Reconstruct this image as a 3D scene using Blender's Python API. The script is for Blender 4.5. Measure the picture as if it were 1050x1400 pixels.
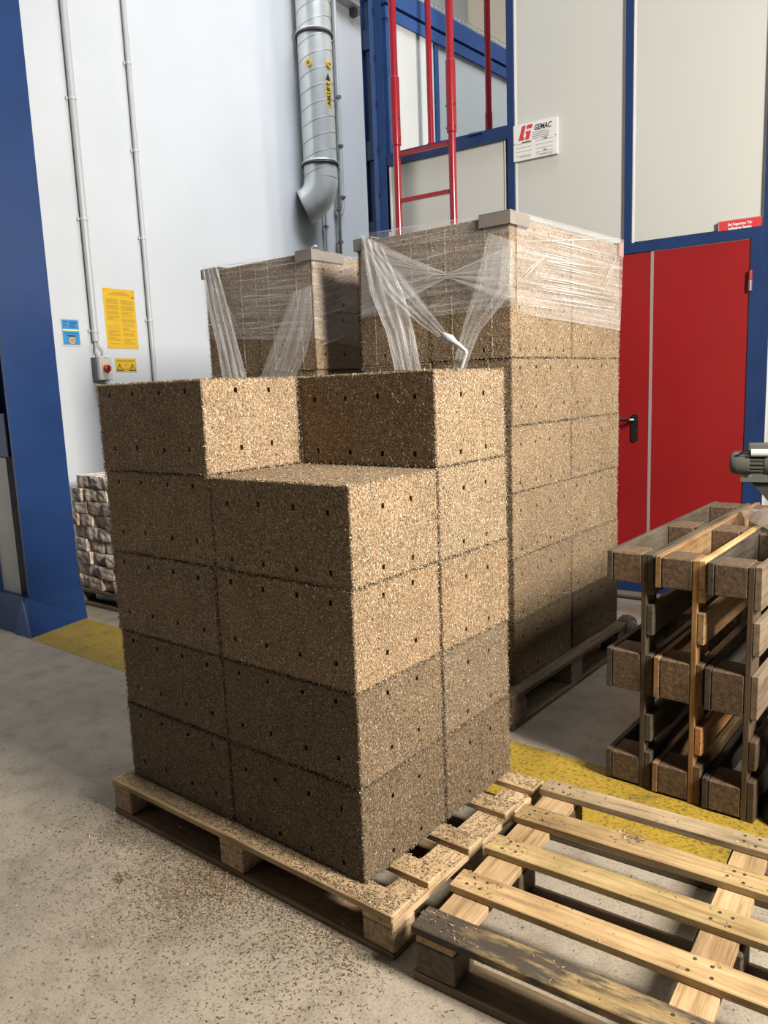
import bpy, bmesh, math, random
import numpy as np
from mathutils import Matrix, Vector, noise as mnoise

# ------------------------------------------------------------------ clear
for o in list(bpy.data.objects):
    bpy.data.objects.remove(o, do_unlink=True)
scene = bpy.context.scene
COL = scene.collection
R = math.radians

# ------------------------------------------------------------------ camera
CAM = np.array([1.0849, -1.3065, 1.3888]); YAW, PITCH, ROLL, FPX = 0.6821, -0.1592, -0.0394, 1057.75
PW, PH = 1050.0, 1400.0
_f = np.array([-math.sin(YAW)*math.cos(PITCH), math.cos(YAW)*math.cos(PITCH), math.sin(PITCH)])
_r = np.array([math.cos(YAW), math.sin(YAW), 0.0]); _u = np.cross(_r, _f)
_c, _s = math.cos(ROLL), math.sin(ROLL)
CR, CU, CF = _c*_r + _s*_u, -_s*_r + _c*_u, _f
cd = bpy.data.cameras.new('camera'); cam = bpy.data.objects.new('camera', cd); COL.objects.link(cam)
cd.sensor_fit = 'HORIZONTAL'; cd.sensor_width = 36.0; cd.lens = 36.0*FPX/PW; cd.clip_start = 0.05
cam.matrix_world = Matrix(((CR[0], CU[0], -CF[0], CAM[0]), (CR[1], CU[1], -CF[1], CAM[1]), (CR[2], CU[2], -CF[2], CAM[2]), (0, 0, 0, 1)))
scene.camera = cam

# ------------------------------------------------------------------ world, lights, exposure
w = bpy.data.worlds.new('hall_ambience'); scene.world = w; w.use_nodes = True
w.node_tree.nodes['Background'].inputs[0].default_value = (0.86, 0.92, 1.0, 1)
w.node_tree.nodes['Background'].inputs[1].default_value = 0.035

def area_light(name, loc, target, sx, sy, power, color, spread=180):
    l = bpy.data.lights.new(name, 'AREA'); l.shape = 'RECTANGLE'; l.size = sx; l.size_y = sy
    l.energy = power; l.color = color; l.spread = R(spread)
    o = bpy.data.objects.new(name, l); COL.objects.link(o); o.location = loc
    d = Vector(target) - Vector(loc); o.rotation_euler = d.to_track_quat('-Z', 'Y').to_euler()
    return o
# high window band / hall lamps on the right-hand side of the hall, and the lamps under the roof
area_light('window_daylight', (3.7, 0.42, 3.5), (-1.0, 0.7, 0.9), 0.8, 1.6, 790, (1.0, 0.92, 0.81))
area_light('roof_lamps', (-1.8, 2.3, 7.5), (-1.8, 1.6, 0), 6.0, 3.6, 125, (1.0, 0.96, 0.89))
area_light('skylight_fill', (-0.6, 3.4, 8.5), (-3.6, 4.3, 2.8), 4.0, 3.0, 150, (0.90, 0.95, 1.0), 75)  # added fill from an unseen opening, aimed to brighten the duct and wall

vs = scene.view_settings
vs.view_transform = 'Standard'; vs.look = 'None'; vs.exposure = 0.0; vs.gamma = 1.0
try: vs.use_curve_mapping = False
except Exception: pass

# ------------------------------------------------------------------ pixel helpers (a direction; distance from the surface touched)
def pray(px, py):
    return CR*((px-PW/2)/FPX) - CU*((py-PH/2)/FPX) + CF
def on_plane(px, py, p, n):
    d = pray(px, py); n = np.array(n, float); t = np.dot(np.array(p, float)-CAM, n)/np.dot(d, n)
    return CAM + t*d
def at_depth(px, py, depth):
    return CAM + pray(px, py)*depth

# building frame: rotated 5 degrees against the pallets
TH = R(5.0); BA = np.array([-0.786, 3.389, 0.0])
def B(s, t, z=0.0):
    return (BA[0] + s*math.cos(TH) - t*math.sin(TH), BA[1] + s*math.sin(TH) + t*math.cos(TH), z)

# ------------------------------------------------------------------ mesh builder
class MB:
    def __init__(self): self.v = []; self.f = []
    def add(self, vs, fs):
        b = len(self.v); self.v += [tuple(map(float, p)) for p in vs]; self.f += [tuple(b+i for i in f) for f in fs]; return self
    def box(self, x0, x1, y0, y1, z0, z1):
        return self.add([(x0,y0,z0),(x1,y0,z0),(x1,y1,z0),(x0,y1,z0),(x0,y0,z1),(x1,y0,z1),(x1,y1,z1),(x0,y1,z1)],
                        [(3,2,1,0),(4,5,6,7),(0,1,5,4),(1,2,6,5),(2,3,7,6),(3,0,4,7)])
    def tube(self, path, r, n=10, cap=True, radii=None):
        P = [np.array(p, float) for p in path]; rings = []; up = None
        for i, p in enumerate(P):
            d = (P[min(i+1, len(P)-1)] - P[max(i-1, 0)]); d /= np.linalg.norm(d)+1e-12
            if up is None:
                a = np.array([0,0,1.]) if abs(d[2]) < .9 else np.array([1.,0,0]); up = np.cross(d, a)
            up = up - d*np.dot(up, d); up /= np.linalg.norm(up); sd = np.cross(d, up)
            rr = radii[i] if radii else r
            rings.append([p + rr*(math.cos(2*math.pi*k/n)*up + math.sin(2*math.pi*k/n)*sd) for k in range(n)])
        vs = [q for ring in rings for q in ring]; fs = []
        for i in range(len(P)-1):
            for k in range(n):
                a, b = i*n+k, i*n+(k+1) % n; fs.append((a, b, b+n, a+n))
        if cap: fs += [tuple(range(n))[::-1], tuple((len(P)-1)*n+k for k in range(n))]
        return self.add(vs, fs)
    def lathe(self, prof, n=24, c=(0,0,0)):
        vs = []; fs = []
        for r_, z_ in prof: vs += [(c[0]+r_*math.cos(2*math.pi*k/n), c[1]+r_*math.sin(2*math.pi*k/n), c[2]+z_) for k in range(n)]
        for i in range(len(prof)-1):
            for k in range(n):
                a, b = i*n+k, i*n+(k+1) % n; fs.append((a, b, b+n, a+n))
        fs += [tuple(range(n))[::-1], tuple((len(prof)-1)*n+k for k in range(n))]
        return self.add(vs, fs)
    def prism(self, poly, axis, d0, d1):
        n = len(poly)
        def P(a, b, d): return {'x': (d, a, b), 'y': (a, d, b), 'z': (a, b, d)}[axis]
        vs = [P(a, b, d0) for a, b in poly] + [P(a, b, d1) for a, b in poly]
        fs = [tuple(range(n))[::-1], tuple(range(n, 2*n))] + [(i, (i+1) % n, n+(i+1) % n, n+i) for i in range(n)]
        return self.add(vs, fs)
    def mesh(self, name, mat=None, smooth=False, fix=True):
        m = bpy.data.meshes.new(name); m.from_pydata(self.v, [], self.f)
        if fix:
            bm = bmesh.new(); bm.from_mesh(m); bmesh.ops.recalc_face_normals(bm, faces=bm.faces); bm.to_mesh(m); bm.free()
        if mat: m.materials.append(mat)
        if smooth:
            m.polygons.foreach_set('use_smooth', [True]*len(m.polygons))
            try: m.set_sharp_from_angle(angle=R(40))
            except Exception: pass
        m.update(); return m
    def build(self, name, mat, parent=None, smooth=False):
        return link(name, self.mesh(name, mat, smooth), parent)

def link(name, mesh, parent=None, loc=None, rot=None, color=None):
    o = bpy.data.objects.new(name, mesh); COL.objects.link(o)
    if parent: o.parent = parent
    if loc is not None: o.location = loc
    if rot is not None: o.rotation_euler = rot
    if color is not None: o.color = color
    return o
def tag(o, label=None, cat=None, group=None, kind=None):
    if label: o['label'] = label
    if cat: o['category'] = cat
    if group: o['group'] = group
    if kind: o['kind'] = kind
    return o
def thing(name, loc, label, cat, group=None, rz=0.0, kind=None):
    o = bpy.data.objects.new(name, None); COL.objects.link(o); o.empty_display_size = .05
    o.location = loc; o.rotation_euler = (0, 0, rz)
    return tag(o, label, cat, group, kind)

_cb = {}
def cbox(name, sx, sy, sz, bev, mat, segs=1):
    """bevelled box centred on its origin, shared by size"""
    key = (round(sx, 3), round(sy, 3), round(sz, 3), bev, mat.name, segs)
    if key not in _cb:
        bm = bmesh.new(); bmesh.ops.create_cube(bm, size=1.0)
        for v in bm.verts: v.co = (v.co.x*sx, v.co.y*sy, v.co.z*sz)
        bmesh.ops.bevel(bm, geom=bm.edges[:], offset=bev, segments=segs, affect='EDGES', profile=.5)
        m = bpy.data.meshes.new(name); bm.to_mesh(m); bm.free(); m.materials.append(mat); _cb[key] = m
    return _cb[key]

# ------------------------------------------------------------------ materials
def newmat(name):
    m = bpy.data.materials.new(name); m.use_nodes = True; nt = m.node_tree
    return m, nt, nt.nodes['Principled BSDF']
def N(nt, kind, **kw):
    n = nt.nodes.new(kind)
    for k, v in kw.items():
        if k == 'inp':
            for kk, vv in v.items(): n.inputs[kk].default_value = vv
        else: setattr(n, k, v)
    return n
def ramp(nt, stops):
    n = nt.nodes.new('ShaderNodeValToRGB'); cr = n.color_ramp
    while len(cr.elements) < len(stops): cr.elements.new(.5)
    for e, (p, c) in zip(cr.elements, stops): e.position = p; e.color = (*c, 1)
    return n
def mapped(nt, scale=(1,1,1), coord='Object', rnd=False):
    tc = N(nt, 'ShaderNodeTexCoord'); mp = N(nt, 'ShaderNodeMapping'); mp.inputs['Scale'].default_value = scale
    nt.links.new(tc.outputs[coord], mp.inputs['Vector'])
    if rnd:
        oi = N(nt, 'ShaderNodeObjectInfo'); mul = N(nt, 'ShaderNodeMath', operation='MULTIPLY'); mul.inputs[1].default_value = 37.0
        nt.links.new(oi.outputs['Random'], mul.inputs[0]); cx = N(nt, 'ShaderNodeCombineXYZ')
        for k in 'XYZ': nt.links.new(mul.outputs[0], cx.inputs[k])
        nt.links.new(cx.outputs[0], mp.inputs['Location'])
    return mp
def mixrgb(nt, a, b, fac, mode='MIX'):
    n = N(nt, 'ShaderNodeMix', data_type='RGBA', blend_type=mode)
    for sock, val in ((n.inputs[0], fac), (n.inputs[6], a), (n.inputs[7], b)):
        if isinstance(val, (int, float)): sock.default_value = val
        elif isinstance(val, tuple): sock.default_value = (*val, 1)
        else: nt.links.new(val, sock)
    return n.outputs[2]
def noise(nt, vec, scale, detail=4, rough=.55):
    n = N(nt, 'ShaderNodeTexNoise'); n.inputs['Scale'].default_value = scale; n.inputs['Detail'].default_value = detail; n.inputs['Roughness'].default_value = rough
    if vec is not None: nt.links.new(vec, n.inputs['Vector'])
    return n.outputs['Fac']
def bump(nt, bsdf, height, strength, dist=.01):
    b = N(nt, 'ShaderNodeBump'); b.inputs['Strength'].default_value = strength; b.inputs['Distance'].default_value = dist
    nt.links.new(height, b.inputs['Height']); nt.links.new(b.outputs[0], bsdf.inputs['Normal'])

ALB = .68                                  # overall reflectance of the painted things
def paint(name, col, rough=.45, var=.06, nscale=3.0, metallic=0.0, fine=0.0, spec=.5):
    col = tuple(c*ALB for c in col)
    m, nt, b = newmat(name); mp = mapped(nt)
    n = noise(nt, mp.outputs[0], nscale, 5)
    lo = tuple(c*(1-var) for c in col); hi = tuple(min(1, c*(1+var)) for c in col)
    r_ = ramp(nt, [(.35, lo), (.65, hi)]); nt.links.new(n, r_.inputs[0])
    nt.links.new(r_.outputs[0], b.inputs['Base Color'])
    b.inputs['Roughness'].default_value = rough; b.inputs['Metallic'].default_value = metallic
    b.inputs['Specular IOR Level'].default_value = spec
    if fine: bump(nt, b, noise(nt, mp.outputs[0], 180, 3), fine, .002)
    return m

def wood(name, stain=False):
    m, nt, b = newmat(name)
    mp = mapped(nt, (1.6, 22, 22), rnd=True); g = noise(nt, mp.outputs[0], 2.4, 6, .6)
    mp2 = mapped(nt, (6, 160, 160), rnd=True); g2 = noise(nt, mp2.outputs[0], 1.5, 3)
    mp3 = mapped(nt, (1, 1, 1), rnd=True); bl = noise(nt, mp3.outputs[0], 5.0, 4)
    r1 = ramp(nt, [(.28, (.42, .32, .22)), (.45, (.86, .80, .70)), (.72, (1.15, 1.10, 1.04))]); nt.links.new(g, r1.inputs[0])
    r2 = ramp(nt, [(.3, (.72, .68, .62)), (.6, (1, 1, 1))]); nt.links.new(g2, r2.inputs[0])
    r3 = ramp(nt, [(.3, (.66, .63, .60)), (.6, (1.05, 1.04, 1.02))]); nt.links.new(bl, r3.inputs[0])
    oi = N(nt, 'ShaderNodeObjectInfo')
    c = mixrgb(nt, oi.outputs['Color'], r1.outputs[0], 1.0, 'MULTIPLY')
    c = mixrgb(nt, c, r2.outputs[0], .7, 'MULTIPLY'); c = mixrgb(nt, c, r3.outputs[0], 1.0, 'MULTIPLY')
    if stain:
        mp4 = mapped(nt, (3.0, 13, 13)); sn = noise(nt, mp4.outputs[0], 2.2, 9, .72)
        sx = N(nt, 'ShaderNodeSeparateXYZ'); tc = N(nt, 'ShaderNodeTexCoord'); nt.links.new(tc.outputs['Object'], sx.inputs[0])
        # the black scorch runs from the board's left end and thins out past its middle
        ma = N(nt, 'ShaderNodeMath', operation='MULTIPLY_ADD'); ma.inputs[1].default_value = -.20; ma.inputs[2].default_value = -.01
        nt.links.new(sx.outputs['X'], ma.inputs[0])
        ad = N(nt, 'ShaderNodeMath', operation='ADD'); nt.links.new(sn, ad.inputs[0]); nt.links.new(ma.outputs[0], ad.inputs[1])
        sr = ramp(nt, [(.44, (0, 0, 0)), (.60, (.93, .93, .93))]); nt.links.new(ad.outputs[0], sr.inputs[0])
        c = mixrgb(nt, c, (.035, .03, .027), sr.outputs[0])
    nt.links.new(c, b.inputs['Base Color']); b.inputs['Roughness'].default_value = .75; b.inputs['Specular IOR Level'].default_value = .25
    bump(nt, b, g2, .25, .002)
    return m
WOOD = wood('pallet_wood'); WOODS = wood('scorched_wood', True)

def chipboard(name):                       # pressed-chip pallet blocks
    m, nt, b = newmat(name); mp = mapped(nt, rnd=True)
    v = N(nt, 'ShaderNodeTexVoronoi'); v.inputs['Scale'].default_value = 120; nt.links.new(mp.outputs[0], v.inputs['Vector'])
    n = noise(nt, mp.outputs[0], 60, 5, .7)
    r1 = ramp(nt, [(.3, (.45, .40, .34)), (.55, (1, .95, .88)), (.8, (1.25, 1.15, 1.0))]); nt.links.new(n, r1.inputs[0])
    oi = N(nt, 'ShaderNodeObjectInfo'); c = mixrgb(nt, oi.outputs['Color'], r1.outputs[0], 1.0, 'MULTIPLY')
    vr = ramp(nt, [(.0, (.55, .52, .50)), (1.0, (1.3, 1.25, 1.2))]); nt.links.new(v.outputs['Color'], vr.inputs[0]); c = mixrgb(nt, c, vr.outputs[0], .8, 'MULTIPLY')
    nt.links.new(c, b.inputs['Base Color']); b.inputs['Roughness'].default_value = .7; bump(nt, b, n, .6, .004)
    return m
CHIP = chipboard('pressed_chip')

def shaving_body():
    m, nt, b = newmat('shaving_block_core'); mp = mapped(nt, rnd=True)
    n = noise(nt, mp.outputs[0], 170, 4, .7); n2 = noise(nt, mp.outputs[0], 7, 4)
    r1 = ramp(nt, [(.32, (.06, .040, .022)), (.5, (.23, .165, .10)), (.68, (.42, .32, .215))]); nt.links.new(n, r1.inputs[0])
    r2 = ramp(nt, [(.3, (.82, .80, .78)), (.7, (1.08, 1.06, 1.04))]); nt.links.new(n2, r2.inputs[0])
    oi = N(nt, 'ShaderNodeObjectInfo'); c = mixrgb(nt, r1.outputs[0], oi.outputs['Color'], 1.0, 'MULTIPLY')
    c = mixrgb(nt, c, r2.outputs[0], 1.0, 'MULTIPLY')
    nt.links.new(c, b.inputs['Base Color']); b.inputs['Roughness'].default_value = .85; b.inputs['Specular IOR Level'].default_value = .15
    bump(nt, b, n, .4, .003); return m
def shaving_chip(name='loose_shavings'):
    m, nt, b = newmat(name); at = N(nt, 'ShaderNodeAttribute', attribute_name='tone')
    r1 = ramp(nt, [(0, (.05, .034, .02)), (.35, (.235, .178, .118)), (.75, (.47, .385, .285)), (1, (.84, .77, .65))]); nt.links.new(at.outputs['Fac'], r1.inputs[0])
    oi = N(nt, 'ShaderNodeObjectInfo'); c = mixrgb(nt, r1.outputs[0], oi.outputs['Color'], 1.0, 'MULTIPLY')
    nt.links.new(c, b.inputs['Base Color']); b.inputs['Roughness'].default_value = .7; b.inputs['Specular IOR Level'].default_value = .15
    return m
CORE = shaving_body(); SHAV = shaving_chip()

def concrete():
    m, nt, b = newmat('concrete_floor'); mp = mapped(nt)
    n1 = noise(nt, mp.outputs[0], 1.3, 6, .6); n2 = noise(nt, mp.outputs[0], 9, 6, .65); n3 = noise(nt, mp.outputs[0], 140, 3, .6)
    r1 = ramp(nt, [(.3, (.21, .183, .145)), (.5, (.27, .238, .192)), (.72, (.31, .275, .222))]); nt.links.new(n1, r1.inputs[0])
    r2 = ramp(nt, [(.3, (.72, .70, .66)), (.52, (1, 1, 1)), (.8, (1.10, 1.09, 1.06))]); nt.links.new(n2, r2.inputs[0])
    r3 = ramp(nt, [(.30, (.60, .57, .52)), (.50, (1, 1, 1)), (.7, (1.1, 1.1, 1.08))]); nt.links.new(n3, r3.inputs[0])
    c = mixrgb(nt, r1.outputs[0], r2.outputs[0], 1.0, 'MULTIPLY'); c = mixrgb(nt, c, r3.outputs[0], .8, 'MULTIPLY')
    nt.links.new(c, b.inputs['Base Color']); b.inputs['Roughness'].default_value = .5; b.inputs['Specular IOR Level'].default_value = .35
    bump(nt, b, n2, .08, .01); return m
def yellow_paint():
    m, nt, b = newmat('yellow_floor_paint'); mp = mapped(nt)
    n1 = noise(nt, mp.outputs[0], 6, 7, .65); n2 = noise(nt, mp.outputs[0], 70, 4, .6)
    r1 = ramp(nt, [(.28, (.14, .098, .028)), (.45, (.265, .18, .024)), (.7, (.33, .225, .03))]); nt.links.new(n1, r1.inputs[0])
    r2 = ramp(nt, [(.32, (.30, .26, .20)), (.50, (1, 1, 1))]); nt.links.new(n2, r2.inputs[0])
    c = mixrgb(nt, r1.outputs[0], r2.outputs[0], .9, 'MULTIPLY'); nt.links.new(c, b.inputs['Base Color'])
    b.inputs['Roughness'].default_value = .45; bump(nt, b, n1, .1, .004); return m
def film_mat(name, base, streak, tint=(.93, .93, .95), across=26):
    m, nt, b = newmat(name); out = nt.nodes['Material Output']
    mp = mapped(nt, (1.0, across, 1), 'UV'); n = noise(nt, mp.outputs[0], 1.0, 6, .72)
    mp2 = mapped(nt, (3, 5, 1), 'UV'); n2 = noise(nt, mp2.outputs[0], 1.0, 4)
    r1 = ramp(nt, [(.36, (base,)*3), (.54, (base + .35*(streak-base),)*3), (.66, (streak,)*3)]); nt.links.new(n, r1.inputs[0])
    r2 = ramp(nt, [(.3, (.55,)*3), (.65, (1.1,)*3)]); nt.links.new(n2, r2.inputs[0])
    mu = N(nt, 'ShaderNodeMath', operation='MULTIPLY'); nt.links.new(r1.outputs[0], mu.inputs[0]); nt.links.new(r2.outputs[0], mu.inputs[1])
    b.inputs['Base Color'].default_value = (*tint, 1); b.inputs['Roughness'].default_value = .16; b.inputs['Specular IOR Level'].default_value = .8
    bump(nt, b, n, .9, .01)
    tr = N(nt, 'ShaderNodeBsdfTransparent'); mx = N(nt, 'ShaderNodeMixShader')
    nt.links.new(mu.outputs[0], mx.inputs[0]); nt.links.new(tr.outputs[0], mx.inputs[1]); nt.links.new(b.outputs[0], mx.inputs[2])
    nt.links.new(mx.outputs[0], out.inputs['Surface']); return m
def brick_mat():
    m, nt, b = newmat('mortar_crusted_brick'); mp = mapped(nt, rnd=True)
    n = noise(nt, mp.outputs[0], 9, 5, .6); n2 = noise(nt, mp.outputs[0], 45, 5, .7)
    r1 = ramp(nt, [(.36, (.34, .26, .21)), (.47, (.48, .39, .32)), (.53, (.70, .64, .57)), (.7, (.84, .79, .72))]); nt.links.new(n, r1.inputs[0])
    r2 = ramp(nt, [(.3, (.6, .58, .56)), (.6, (1.05, 1.05, 1.05))]); nt.links.new(n2, r2.inputs[0])
    c = mixrgb(nt, r1.outputs[0], r2.outputs[0], 1.0, 'MULTIPLY')
    oi = N(nt, 'ShaderNodeObjectInfo'); c = mixrgb(nt, c, oi.outputs['Color'], 1.0, 'MULTIPLY')
    nt.links.new(c, b.inputs['Base Color']); b.inputs['Roughness'].default_value = .9; bump(nt, b, n2, .7, .008); return m

FLOORM = concrete(); YELLOW = yellow_paint(); BRICK = brick_mat()
WHITEWALL = paint('white_wall_paint', (.675, .71, .76), .6, .03, 1.2, fine=.05)
BEIGE = paint('cream_wall_paint', (1.2, 1.1, .90), .7, .03, 1.0)
PANEL = paint('light_grey_panel', (.58, .595, .575), .38, .02, .8)
SIDEPANEL = paint('white_side_panel', (.66, .69, .69), .35, .04, 1.2)
PWHITE = paint('white_edge_seal', (.8, .8, .78), .5)
BLUE = paint('blue_gloss_paint', (.009, .046, .175), .35, .10, 4)
DBLUE = paint('dark_blue_paint', (.010, .036, .13), .4, .12, 4)
LBLUE = paint('blue_steel_paint', (.035, .095, .29), .4, .10, 4)
RED = paint('red_door_paint', (.30, .012, .014), .35, .05, 2)
REDTUBE = paint('red_tube_paint', (.33, .016, .030), .22, .06, 5)
SEAMM = paint('grey_seam', (.35, .28, .27), .5)
BLACKM = paint('black_plastic', (.015, .016, .02), .35)
STEEL = paint('bright_steel', (.62, .62, .62), .25, .05, 8, metallic=1.0)
GALV = paint('galvanised_sheet', (.90, .94, .94), .25, .06, 7, metallic=.5)
GALVD = paint('galvanised_seam', (.55, .58, .58), .45, .1, 9, metallic=.5)
RUBBER = paint('dark_rubber', (.03, .03, .03), .6)
CONDUIT = paint('grey_pvc_conduit', (.56, .58, .61), .4, .04, 5)
GREYPL = paint('light_grey_plastic', (.66, .67, .66), .4, .02)
GREYD = paint('dark_grey_plastic', (.12, .13, .14), .5)
REDPL = paint('red_plastic', (.42, .012, .03), .3)
YELPL = paint('yellow_plastic', (.82, .55, .06), .5)
SIGNYEL = paint('yellow_sign', (.80, .50, .035), .4, .02)
SIGNBLUE = paint('blue_sign', (.05, .30, .66), .4, .03)
SIGNWHITE = paint('white_sign', (.78, .79, .80), .35, .02)
SIGNRED = paint('red_sign', (.62, .05, .06), .4, .03)
INK = paint('black_ink', (.02, .02, .02), .6)
INKY = paint('brown_ink', (.42, .27, .02), .6)
INKB = paint('navy_ink', (.02, .10, .30), .6)
INKG = paint('grey_ink', (.30, .31, .32), .6)
ORANGE = paint('orange_print', (.80, .25, .06), .5)
PALEYEL = paint('pale_yellow_print', (.85, .84, .40), .5)
WHITEINK = paint('white_ink', (.85, .85, .84), .5)
MOTOR = paint('grey_green_motor_paint', (.11, .12, .10), .45, .1, 8)
MOTORD = paint('dark_motor_steel', (.05, .045, .04), .5, .15, 8)
RUST = paint('rusty_brown_steel', (.13, .075, .045), .65, .3, 9)
DIRTWHITE = paint('rough_white_infill', (.62, .61, .58), .8, .06, 6, fine=.4)
BOARDCARD = paint('grey_edge_board', (.27, .245, .22), .6, .06, 6)
PINK = paint('pink_edge_board', (.55, .27, .26), .6, .06, 6)
FILM_THIN = film_mat('stretch_film_thin', .06, .34)
FILM_SIDE = film_mat('stretch_film_side', .13, .40)
FILM_MID = film_mat('stretch_film_layered', .10, .52)
FILM_THICK = film_mat('stretch_film_gathered', .08, 1.0, across=40)
FILM_BAND = film_mat('stretch_film_band', .20, .60, across=34)
FILM_WHITE = film_mat('stretch_film_twisted', .72, 1.0)

# ================================================================== STRUCTURE
fl = MB().box(-9, 7, -7, 14, -.2, 0).build('floor', FLOORM); tag(fl, kind='structure')
ys = MB().box(-3.55, 4.5, .785, 1.205, 0, .0012).build('trim_1', YELLOW)
tag(ys, 'worn yellow painted stripe across the concrete floor', None, kind='structure')

def bstruct(name, mb, mat, label=None):
    o = mb.build(name, mat); o.location = B(0, 0); o.rotation_euler = (0, 0, TH); tag(o, label, kind='structure'); return o
SW = -3.366
wl = bstruct('wall_left', MB().box(SW-.25, SW, -9, 4.8, 0, 7.5), WHITEWALL, 'smooth white painted hall wall behind the pipes')
wf = bstruct('wall_far', MB().box(SW, 7.5, 4.6, 4.8, 0, 7.5), BEIGE, 'cream far wall of the hall above the side panels')

# --- booth front (panels between blue posts)
def bthing_struct(name, label):
    o = thing(name, B(0, 0), label, None, rz=TH, kind='structure'); return o
wb = bthing_struct('wall_back', 'grey panelled booth front framed in blue steel')
def wpart(name, mat, *b): return MB().box(*b).build(name, mat, wb)
wpart('panel', PANEL, -1.66, -.775, .02, .07, .15, 2.925)          # under the rail, behind the ladder
wpart('panel', PANEL, -.700, -.020, .02, .07, 2.19, 4.25)
wpart('panel', PANEL, .046, .742, .02, .07, 2.19, 4.25)
wpart('panel', PANEL, .80, 4.0, .02, .07, .15, 4.25)
wpart('panel', PANEL, -.70, -.62, .02, .07, .15, 2.19)
for (a, b_) in ((-.711, -.700), (-.020, -.008), (.036, .046), (.742, .752), (-1.672, -1.66), (-.786, -.775)):
    z0 = 2.185 if a > -.72 and a < .76 else .15
    z1 = 2.925 if a < -.76 else 6.2
    wpart('edge_seal', PWHITE, a, b_, .014, .06, z0, z1)
wpart('edge_seal', PWHITE, .796, .804, .014, .06, .15, 4.25)
wpart('post', DBLUE, -.758, -.711, 0, .08, 0, 4.30)
wpart('post', DBLUE, -.008, .036, 0, .08, 2.18, 4.25)
wpart('post', DBLUE, .752, .796, 0, .08, 0, 4.25)
wpart('rail', DBLUE, -1.67, -.758, -.01, .07, 2.925, 3.005)
wpart('sill_rail', BLUE, -1.67, -.758, 0, .07, .02, .15)
wpart('platform', PANEL, -1.6, 4.0, .09, 2.4, 2.40, 2.50)
bk = wpart('bracket', LBLUE, -1.02, -.92, -.035, -.01, 2.99, 3.0)

# left corner post: slotted angle with holes, and the lattice post behind it
pl = thing('wall_post', B(-1.735, 0), 'blue slotted angle post at the booth corner beside the red ladder', None, rz=TH, kind='structure')
pl.name = 'trim_2'
MB().box(-.05, .0, -.005, .0, 0, 5.2).build('angle_leg', LBLUE, pl)
MB().box(-.0, .055, -.012, -.005, 0, 5.2).build('angle_leg', BLUE, pl)
MB().box(-.05, -.044, 0, .06, 0, 5.2).build('angle_leg', DBLUE, pl)
for z in (2.72, 3.02, 3.32, 3.62, 3.92):
    MB().box(-.008, .004, -.0135, -.012, z, z+.045).build('slot', BLACKM, pl)
pl2 = thing('trim_3', B(-2.13, .5), 'dark blue lattice post standing behind the booth corner', None, rz=TH, kind='structure')
MB().box(-.045, .012, -.006, .0, 0, 5.2).build('web_plate', DBLUE, pl2)
MB().box(-.048, -.042, -.03, .03, 0, 5.2).build('angle_leg', DBLUE, pl2)
MB().box(.032, .044, -.03, .03, 0, 5.2).build('angle_leg', DBLUE, pl2)
for z in (.2, 1.2, 2.0, 2.55, 3.15, 3.95, 4.3): MB().box(-.042, .032, -.024, -.008, z, z+.14).build('batten', DBLUE, pl2)

# --- booth side wall seen above the rail
sp = B(-1.67, .06)
sd = thing('wall_side', sp, 'white panelled side wall of the booth with blue frame seen above the rail', None, rz=R(-2), kind='structure')
cuts = [0.0, .56, 1.63, 2.7, 3.8]
for a, b_ in zip(cuts[:-1], cuts[1:]):
    MB().box(-.05, -.01, a+.03, b_-.03, 2.5, 3.90).build('panel', SIDEPANEL, sd)
for c in cuts: MB().box(-.06, .0, c-.022, c+.022, 2.5, 3.92).build('mullion', LBLUE, sd)
MB().box(-.07, .01, -.03, 3.85, 3.90, 3.975).build('lower_rail', LBLUE, sd)
MB().box(-.08, -.02, -.03, 3.85, 3.975, 3.995).build('shadow_gap', BLACKM, sd)
MB().box(-.07, .015, -.03, 3.85, 3.995, 4.12).build('upper_rail', LBLUE, sd)

# cable tray on the side wall: wire mesh
tr = thing('cable_tray', (sp[0], sp[1], 4.12), 'galvanised wire mesh cable tray on top of the blue side rail', 'cable tray', rz=R(-2))
t_ = MB()
for z in (.0, .03, .06): t_.tube([(-.02, .3, z+.004), (-.02, 3.8, z+.004)], .003, 5)
for k in range(70): t_.tube([(-.02, .3+k*.05, 0), (-.02, .3+k*.05, .068)], .0025, 5)
tag(t_.build('wire_mesh', GALV, tr), kind='stuff')

# --- red double door
dr = thing('door_1', B(.165, 0), 'red steel double door in a blue frame behind the wrapped stack', None, rz=TH, kind='structure')
MB().box(-.78, -.012, -.004, .05, .11, 2.118).build('door_leaf', RED, dr)
MB().box(.006, .527, -.004, .05, .11, 2.118).build('door_leaf', RED, dr)
MB().box(-.012, .006, -.006, .04, .11, 2.118).build('centre_seam', SEAMM, dr)
MB().box(.527, .531, -.006, .04, .11, 2.122).build('edge_trim', SEAMM, dr)
MB().box(-.012, .531, -.006, .04, 2.118, 2.122).build('edge_trim', SEAMM, dr)
MB().box(-.86, .587, -.012, .06, 2.122, 2.18).build('lintel', DBLUE, dr)
MB().box(.531, .587, -.012, .06, 0, 2.122).build('jamb', DBLUE, dr)
MB().box(-.86, -.78, -.012, .06, 0, 2.122).build('jamb', DBLUE, dr)
MB().box(-.78, .531, -.02, .06, .055, .108).build('threshold', BLUE, dr)
MB().box(-.78, .531, -.015, .05, .022, .055).build('kick_strip', SEAMM, dr)
MB().box(-.78, .531, -.03, .02, .012, .022).build('threshold_bar', STEEL, dr)
MB().box(-.78, .531, -.034, .04, 0, .012).build('rubber_seal', RUBBER, dr)
hp = MB()
prof = []
for k in range(25):
    a = math.pi*k/24; prof.append((.02*math.cos(a), .066+.02*math.sin(a)))
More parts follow.
